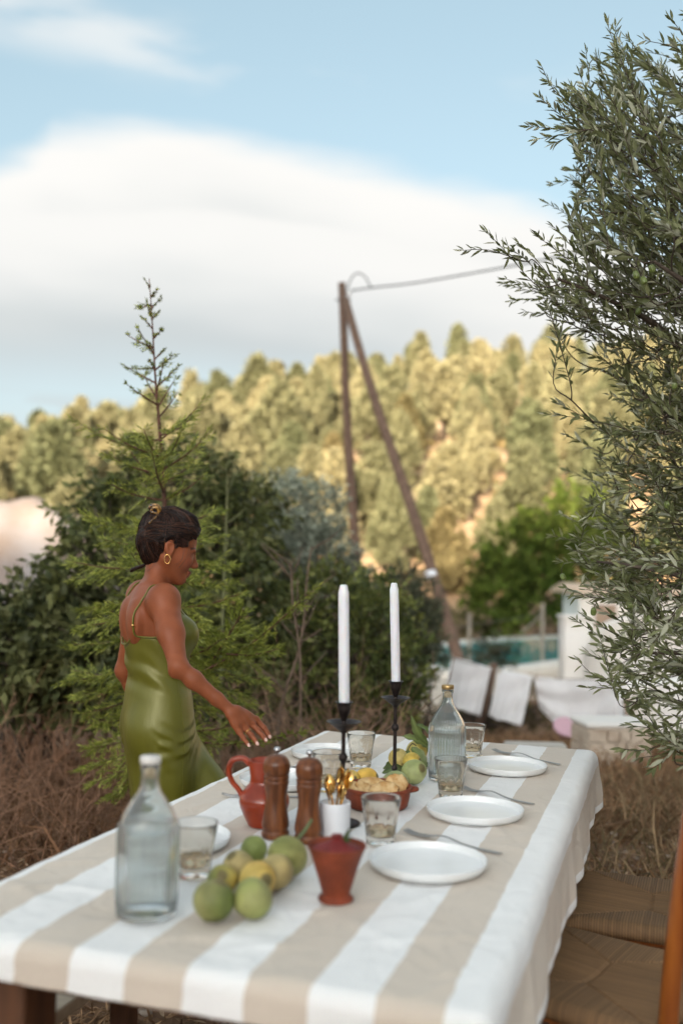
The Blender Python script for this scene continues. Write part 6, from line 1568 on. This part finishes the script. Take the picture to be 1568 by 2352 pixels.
# ------------------------------------------------------------------ satin slip dress
dress = Field((-.86, 2.98, .20), (-.25, 3.90, 1.30), .0040)
def zcut(px, py):                        # neckline: low at the back, higher in front where the straps meet
    return 1.128 + .030 * sstep(np.abs(px), .03, .10) * (py < .0) + .100 * sstep(py, -.015, .085) * (1 - .35 * np.exp(-(px / .035) ** 2)) + .03 * sstep(py, -.03, .05)
def folds(px, py, z, an):
    # a cowl of soft drag lines at the waist, pulls across the hip, faint verticals in the skirt
    w1 = .0038 * np.sin(z * 62 + an * 3.2 + 1.5 * np.sin(an * 2)) * sstep(z, .95, 1.02) * (1 - sstep(z, 1.06, 1.13))
    w2 = .0026 * np.sin((z * 1.0 + px * .9 + py * .7) * 105 + 2 * np.sin(z * 30)) * sstep(z, .70, .78) * (1 - sstep(z, .84, .92)) * (py > -.05)
    w3 = .0030 * np.sin(an * 9 + z * 5) * (1 - sstep(z, .60, .78))
    w4 = .0022 * np.sin((z * .8 - an * .055) * 190 + 3 * np.sin(an * 3)) * np.exp(-((z - .80) / .05) ** 2) * (np.sin(an * 2.5 + 1) > 0)
    w5 = .0028 * np.sin((z + an * .05) * 88 + 1.2 * np.sin(an * 4 + 1)) * np.exp(-((z - 1.075) / .05) ** 2)
    return w1 + w2 + w3 + w4 + w5
dr_rows = [row(.28, 380, .120, .110), row(.40, 378, .116, .104), row(.50, 376, .120, .100), row(.58, 374, .130, .100), row(.66, 370, .146, .103), row(.74, 367, .163, .110), row(.80, 366, .171, .117), row(.86, 364, .172, .120), row(.93, 364, .162, .114), row(1.00, 365, .144, .106), row(1.07, 363, .138, .104), row(1.13, 358, .142, .107), row(1.18, 354, .146, .106), row(1.235, 350, .148, .100), row(1.29, 348, .13, .08)]
dress.loft(dr_rows, Rx, Fx, .012, 0, folds, clip=lambda px, py, z: z - zcut(px, py))
for s in (1, -1):
    c_ = zc(1.160, 354) + Rx * .066 * s + Fx * .084; sl2, x, y, z = dress.block(c_ - .12, c_ + .12)
    q = [(x - c_[0]) * Rx[0] + (y - c_[1]) * Rx[1], (x - c_[0]) * Fx[0] + (y - c_[1]) * Fx[1], z - c_[2]]; rr_ = (.058, .054, .062)
    k0 = np.sqrt(sum((q[i] / rr_[i]) ** 2 for i in range(3))); k1 = np.sqrt(sum((q[i] / rr_[i] ** 2) ** 2 for i in range(3))) + 1e-9
    tr_ = zc(1.16, 354); px_b = (x - tr_[0]) * Rx[0] + (y - tr_[1]) * Rx[1]; py_b = (x - tr_[0]) * Fx[0] + (y - tr_[1]) * Fx[1]
    dress.put(sl2, np.maximum(k0 * (k0 - 1) / k1, z - zcut(px_b, py_b)), .03)
# buttocks and the skirt over both legs
for s in (1, -1): dress.ell(zc(.845, 368) + Rx * .070 * s - Fx * .045, (.078, .068, .085), (Rx, Fx, Zx), .04)
lt0 = HpL + Zx * .0; lt1 = KnL + Fx * .005 + Zx * .02; lt2 = zc(.27, 562) - Rx * .075
dress.cone(lt0, lerp3(lt0, lt1, .5), .104, .090, .05); dress.cone(lerp3(lt0, lt1, .5), lt1, .086, .072, .03); dress.cone(lt1, lt2, .072, .082, .04)
# satin stretched between the legs
for t in (.35, .6, .85):
    dress.cone(lerp3(HpR, KnR, t) + Zx * .01, lerp3(HpL, KnL, t) - Fx * .03, .050, .045, .06)
DV, DF_ = dress.mesh(); DV = relax(DV, DF_, 2, .4)
M['satin'] = mat('satin', (.138, .134, .016), .42, var=.08, vscale=7, bump=.42, bscale=8, stretch=(1.6, 1.6, .6), spec=.5, bdetail=4)
bn = M['satin'].node_tree.nodes['Principled BSDF']; bn.inputs['Metallic'].default_value = .16; bn.inputs['Anisotropic'].default_value = .35
drs = obj('dress', DV - wroot, DF_, M['satin'], person)
seam = vsnap(dress, np.array([[np.interp(z_, [r0[0] for r0 in dr_rows], [r0[1] for r0 in dr_rows]), np.interp(z_, [r0[0] for r0 in dr_rows], [r0[2] for r0 in dr_rows]), z_] + Rx * .15 + Fx * .045 for z_ in np.linspace(1.12, .34, 60)]), .0003)
V, F = tube(seam - wroot, .0013, 6); obj('side_seam', V, F, M['satin'], drs)
def hit(x, y, f=fld, y0=2.9, y1=3.9):
    d = ray(x, y)
    for Yv in np.arange(y0, y1, .002):
        p = CAM + d * (Yv / d[1])
        if np.any(p < f.lo + .01) or np.any(p > f.lo + f.h * (f.n - 2)): continue
        if f.at(p) < 0: return p
    return None
def on_skin(pts, lift=.0025, fall=3.42):
    out = []; last = fall
    for x, y in pts:
        p = hit(x, y)
        if p is None: p = pd(x, y, last)
        else: last = p[1]
        out.append(p + unit(CAM - p) * lift)
    return np.array(out)
# neckline binding along the back, and the straps
def ring_pt(an, grow=.0035):
    zz = 1.13
    for _ in range(4):
        s = spl(np.array([(r0[0], r0[1], r0[2], r0[3], r0[4]) for r0 in dr_rows]), 8); v = [np.interp(zz, s[:, 0], s[:, k]) for k in range(1, 5)]
        px, py = v[2] * math.cos(an), v[3] * math.sin(an); zz = float(zcut(np.array(px), np.array(py)))
    return np.array([v[0], v[1], zz]) + Rx * (v[2] + grow) * math.cos(an) + Fx * (v[3] + grow) * math.sin(an)
bind = np.array([ring_pt(a) for a in np.linspace(-PI - .55, .55, 60)])
V, F = tube(bind - wroot, .0032, 8); obj('neckline_binding', V, F, M['satin'], drs)
def snap(p, lift=.003):
    p = np.array(p, float)
    for _ in range(8):
        v = fld.at(p); e = .004; g_ = unit(np.array([fld.at(p + e * a_) - fld.at(p - e * a_) for a_ in np.eye(3)])); p = p - g_ * np.clip(v - lift, -.01, .01)
    return p
def strap_path(s):
    P = [ring_pt(-PI / 2 + s * .98, .002)]
    for z_, rr_, ff_ in ((1.165, .116, -.085), (1.20, .118, -.085), (1.235, .120, -.08), (1.27, .122, -.062), (1.295, .122, -.038), (1.312, .120, -.008), (1.305, .114, .03), (1.27, .100, .07), (1.235, .09, .10)):
        P.append(snap(zc(z_, np.interp(z_, [1.1, 1.17, 1.28], [359, 354, 346])) + Rx * rr_ * s + Fx * ff_))
    return spl(np.array(P), 6)
for s in (1, -1):
    P1 = strap_path(s); V, F = tube(P1 - wroot, .0030, 8); obj('strap', V, F, M['satin'], drs)
    V, F = tube(np.array([P1[11], P1[12]]) - wroot, .0056, 8); obj('strap_slider', V, F, M['gold'], drs)

# ------------------------------------------------------------------ hair
hair = Field(hp(-.17, 0, -.15) - .16, hp(.08, 0, .10) + .16, .0030)
H3 = lambda C, r, k=.012, op='u', ax=HA: hair.ell(C, np.array(r) * HS, ax, k, op)
H3(hp(-.006, 0, .034), (.099, .082, .100))
H3(hp(.020, .0, .066), (.064, .070, .056), .02)
H3(hp(-.070, 0, .010), (.050, .058, .066), .02)
H3(hp(-.042, 0, -.046), (.044, .054, .040), .02)
H3(hp(-.080, .005, .062), (.040, .048, .046), .018)
H3(hp(.000, .0, .108), (.070, .058, .032), .02)
H3(hp(.110, 0, -.026), (.090, .10, .108), .014, 's')
for s in (1, -1):
    H3(hp(.030, .085 * s, -.040), (.040, .044, .046), .012, 's')
    H3(hp(-.004, .098 * s, .000), (.026, .030, .044), .006, 's')
H3(hp(.035, 0, -.150), (.10, .10, .068), .012, 's')
hair.cone(hp(.055, .055, .085), hp(.076, .056, .052), .010, .003, .02); hair.cone(hp(.030, .068, .058), hp(.048, .068, .020), .011, .003, .015)
hair.cone(hp(.008, .074, .045), hp(.018, .074, .006), .009, .003, .012)
hair.cone(hp(.055, -.055, .085), hp(.076, -.056, .052), .010, .003, .02)
# combed grooves running back to the clip
clip_p = hp(-.088, .028, .098)
xs = [hair.lo[k] + hair.h * np.arange(hair.n[k]) for k in range(3)]
x, y, z = xs[0][:, None, None], xs[1][None, :, None], xs[2][None, None, :]
qf = ((x - HC[0]) * hf[0] + (y - HC[1]) * hf[1] + (z - HC[2]) * hf[2]) / HS; qr = ((x - HC[0]) * hr[0] + (y - HC[1]) * hr[1] + (z - HC[2]) * hr[2]) / HS; qu = ((x - HC[0]) * hu[0] + (y - HC[1]) * hu[1] + (z - HC[2]) * hu[2]) / HS
ang = np.arctan2(qu - .105, qf + .092); hair.a += (.0011 * np.sin(ang * 46 + 8 * qr + 3 * np.sin(qf * 30)) + .0012 * np.sin(ang * 19 + 30 * qr)).astype(np.float32)
HV, HF = hair.mesh(); HV = relax(HV, HF, 1, .35)
hm = bpy.data.materials.new('dark_hair'); hm.use_nodes = True; N, L = hm.node_tree.nodes, hm.node_tree.links; b = N['Principled BSDF']
b.inputs['Roughness'].default_value = .45; b.inputs['Specular IOR Level'].default_value = .22
at = N.new('ShaderNodeAttribute'); at.attribute_name = 'Col'
sx_ = N.new('ShaderNodeSeparateColor'); L.new(at.outputs['Color'], sx_.inputs[0])
cmb = N.new('ShaderNodeCombineXYZ')
def hmth(op, a, v):
    n_ = N.new('ShaderNodeMath'); n_.operation = op; L.new(a, n_.inputs[0]); n_.inputs[1].default_value = v; return n_.outputs[0]
L.new(hmth('MULTIPLY', sx_.outputs[0], 190), cmb.inputs[0]); L.new(hmth('MULTIPLY', sx_.outputs[1], 9), cmb.inputs[1]); L.new(hmth('MULTIPLY', sx_.outputs[2], 60), cmb.inputs[2])
nzt = N.new('ShaderNodeTexNoise'); nzt.inputs['Scale'].default_value = 1; nzt.inputs['Detail'].default_value = 4; L.new(cmb.outputs[0], nzt.inputs['Vector'])
cr = N.new('ShaderNodeValToRGB'); cr.color_ramp.elements[0].position = .32; cr.color_ramp.elements[0].color = (.0060, .0026, .0020, 1); cr.color_ramp.elements[1].position = .78; cr.color_ramp.elements[1].color = (.050, .018, .010, 1)
L.new(nzt.outputs['Fac'], cr.inputs[0]); L.new(cr.outputs[0], b.inputs['Base Color'])
bpn = N.new('ShaderNodeBump'); bpn.inputs['Strength'].default_value = .7; bpn.inputs['Distance'].default_value = .003; L.new(nzt.outputs['Fac'], bpn.inputs['Height']); L.new(bpn.outputs[0], b.inputs['Normal'])
rel_ = HV - HC; vf, vr, vu = rel_ @ hf / HS, rel_ @ hr / HS, rel_ @ hu / HS
hcol = np.c_[(np.arctan2(vu - .105, vf + .092) + PI) / (2 * PI), np.hypot(vu - .105, vf + .092) * 3, (vr + .1) * 5]
hair_o = obj('hair', HV - wroot, HF, hm, person, col=hcol)
# locks combed up and back to the clip, lying on the mass of the hair
rh = np.random.default_rng(31); nS, nP = 2000, 14
starts = []
for _ in range(nS):
    m_ = rh.random()
    if m_ < .50: t = rh.uniform(-.6, 1.5); q = (.070 * math.cos(t * .75) + .012, .074 * math.sin(t), .064 * math.cos(t * .8) + .028 + rh.normal() * .005)       # brow and temples
    elif m_ < .74: sgn = 1 if rh.random() < .75 else -1; q = (rh.uniform(-.045, .02), .078 * sgn, .030 + rh.normal() * .01 - max(0, rh.random() - .6) * .16)     # above and behind the ear
    else: t = rh.uniform(-1.2, 1.2); q = (-.052 * math.cos(t) + rh.normal() * .008, .052 * math.sin(t), -.072 + .008 * rh.normal())                               # nape
    starts.append(q)
st_ = np.array(starts); en_ = np.array([-.088, .012, .098]) + rh.normal(size=(nS, 3)) * np.array([.014, .014, .012])
low_ = (st_[:, 2] > -.05) & (rh.random(nS) < .62); en_[low_] = np.c_[-.112 + .010 * rh.normal(size=low_.sum()), .030 * np.sign(st_[low_, 1]) + .015 * rh.normal(size=low_.sum()), rh.uniform(-.035, .045, low_.sum())]   # swept back into the roll
tt_ = np.linspace(0, 1, nP)[None, :, None]; Pq = st_[:, None] * (1 - tt_) + en_[:, None] * tt_
nape = (st_[:, 2] < -.05)[:, None]
Pq[:, :, 0] -= np.where(nape, .045, .0) * np.sin(PI * tt_[..., 0]); Pq[:, :, 2] += np.where(nape, 0, .045) * np.sin(PI * tt_[..., 0]); Pq[:, :, 2] -= np.where(low_[:, None], .030, 0) * np.sin(PI * tt_[..., 0]); Pq[:, :, 1] += np.sign(st_[:, 1:2]) * np.where(low_[:, None], .045, .02) * np.sin(PI * tt_[..., 0])
Pw = HC + HS * (Pq[..., 0:1] * hf + Pq[..., 1:2] * hr + Pq[..., 2:3] * hu)
lf_ = np.repeat(np.abs(rh.normal(size=(nS, 1))) * .0018 + .0003, nP, 1)
Pw = vsnap(hair, Pw.reshape(-1, 3), lf_.reshape(-1)).reshape(nS, nP, 3)
Vs, Fs, Cs, n0 = [], [], [], 0
for i in range(nS):
    V, F = tube(Pw[i], np.linspace(.0009, .0007, nP) * (.6 + 1.0 * rh.random()), 3, False); Vs.append(V); Fs.append(np.asarray(F) + n0); n0 += len(V)
    c0 = np.array([.010, .0042, .003]) * rh.uniform(.4, 1.3) if rh.random() < .68 else np.array([.075, .030, .016]) * rh.uniform(.5, 1.5); Cs.append(np.repeat(c0[None], len(V), 0))
M['lock'] = mat('hair_lock', attr=True, rough=.38, spec=.35, var=.1)
lo_ = obj('locks', np.concatenate(Vs) - wroot, np.concatenate(Fs), M['lock'], hair_o, col=np.concatenate(Cs)); tag(lo_, kind='stuff')
# loose strands at the temple, nape and crown
M['strand'] = mat('hair_strand', (.030, .013, .009), .45, var=.2)
tv = []
for A_, B__, C_ in [((.060, .068, .03), (.064, .070, -.02), (.048, .070, -.065)), ((.070, .062, .04), (.078, .062, .0), (.070, .064, -.035)), ((.084, .052, .06), (.096, .048, .03), (.094, .05, .0)),
                    ((.04, .072, .02), (.05, .074, -.03), (.036, .072, -.06)), ((-.03, .06, -.05), (-.035, .056, -.08), (-.05, .05, -.11)), ((-.06, .03, -.09), (-.075, .02, -.12), (-.08, .03, -.15)), ((-.08, .02, -.09), (-.10, .02, -.12), (-.12, .03, -.13)),
                    ((.02, .0, .134), (.05, .01, .140), (.075, .02, .128)), ((-.11, .03, .02), (-.135, .035, .0), (-.15, .04, -.03))]:
    for k in range(3): tv.append(tube(spl([hp(*(np.array(q) + rng.normal(size=3) * .003)) for q in (A_, B__, C_)], 5) - wroot, .0003, 4))
V, F = join(*tv); s_o = obj('loose_strands', V, F, M['strand'], hair_o); tag(s_o, kind='stuff')
lk = [pd(345, 1292, 3.46), pd(322, 1302, 3.49), pd(306, 1308, 3.52), pd(300, 1314, 3.53)]
V, F = tube(spl(lk, 5) - wroot, np.linspace(.005, .0085, 16) * np.r_[np.ones(12), .8, .6, .4, .15], 8); obj('loose_lock', V, F, hm, hair_o, col=np.repeat([[.3, .2, .4]], len(V), 0))
# claw clip, hoop earring and ring
M['tortoise'] = mat('tortoiseshell', (.42, .22, .05), .2, color2=(.02, .008, .004), vscale=70, coat=.5)
cpz = clip_p
tv = [tube(spl([cpz + HS * .85 * (hf * a + hr * b2 + hu * c) for a, b2, c in q], 5), r * .9, 8) for q, r in [
    ([(-.028, .0, .005), (-.026, .004, .022), (-.006, .008, .030), (.012, .006, .022), (.016, .004, .004)], .0075), ([(-.020, .012, .004), (-.014, .016, .018), (.002, .018, .020), (.010, .014, .004)], .006),
    ([(.012, .012, .002), (.006, .020, -.016), (-.004, .026, -.034), (-.014, .030, -.052)], .0062), ([(-.022, .010, .0), (-.010, .016, -.004), (.008, .014, -.002)], .006)]]
V, F = join(*tv); obj('hair_clip', V - wroot, F, M['tortoise'], hair_o)
ec = pd(384.5, 1284, 3.325); an = np.linspace(0, 2 * PI, 33); e1 = unit(Fx * .85 + Rx * .35)
tw_ = .0016 + .0004 * np.sin(an * 14)
V, F = tube([ec + e1 * .0098 * math.sin(a) + Zx * .0150 * math.cos(a) for a in an], tw_, 8, False); obj('earring', V - wroot, F, M['gold'], person)
rp = lerp3(Fg[2][0], Fg[2][1], .42); rd_ = unit(Fg[2][1] - Fg[2][0]); r1_ = unit(np.cross(rd_, Zx)); r2_ = np.cross(r1_, rd_)
V, F = tube([rp + .0102 * (r1_ * math.cos(a) + r2_ * math.sin(a)) for a in np.linspace(0, 2 * PI, 25)], .0014, 6, False); obj('ring', V - wroot, F, M['gold'], person)
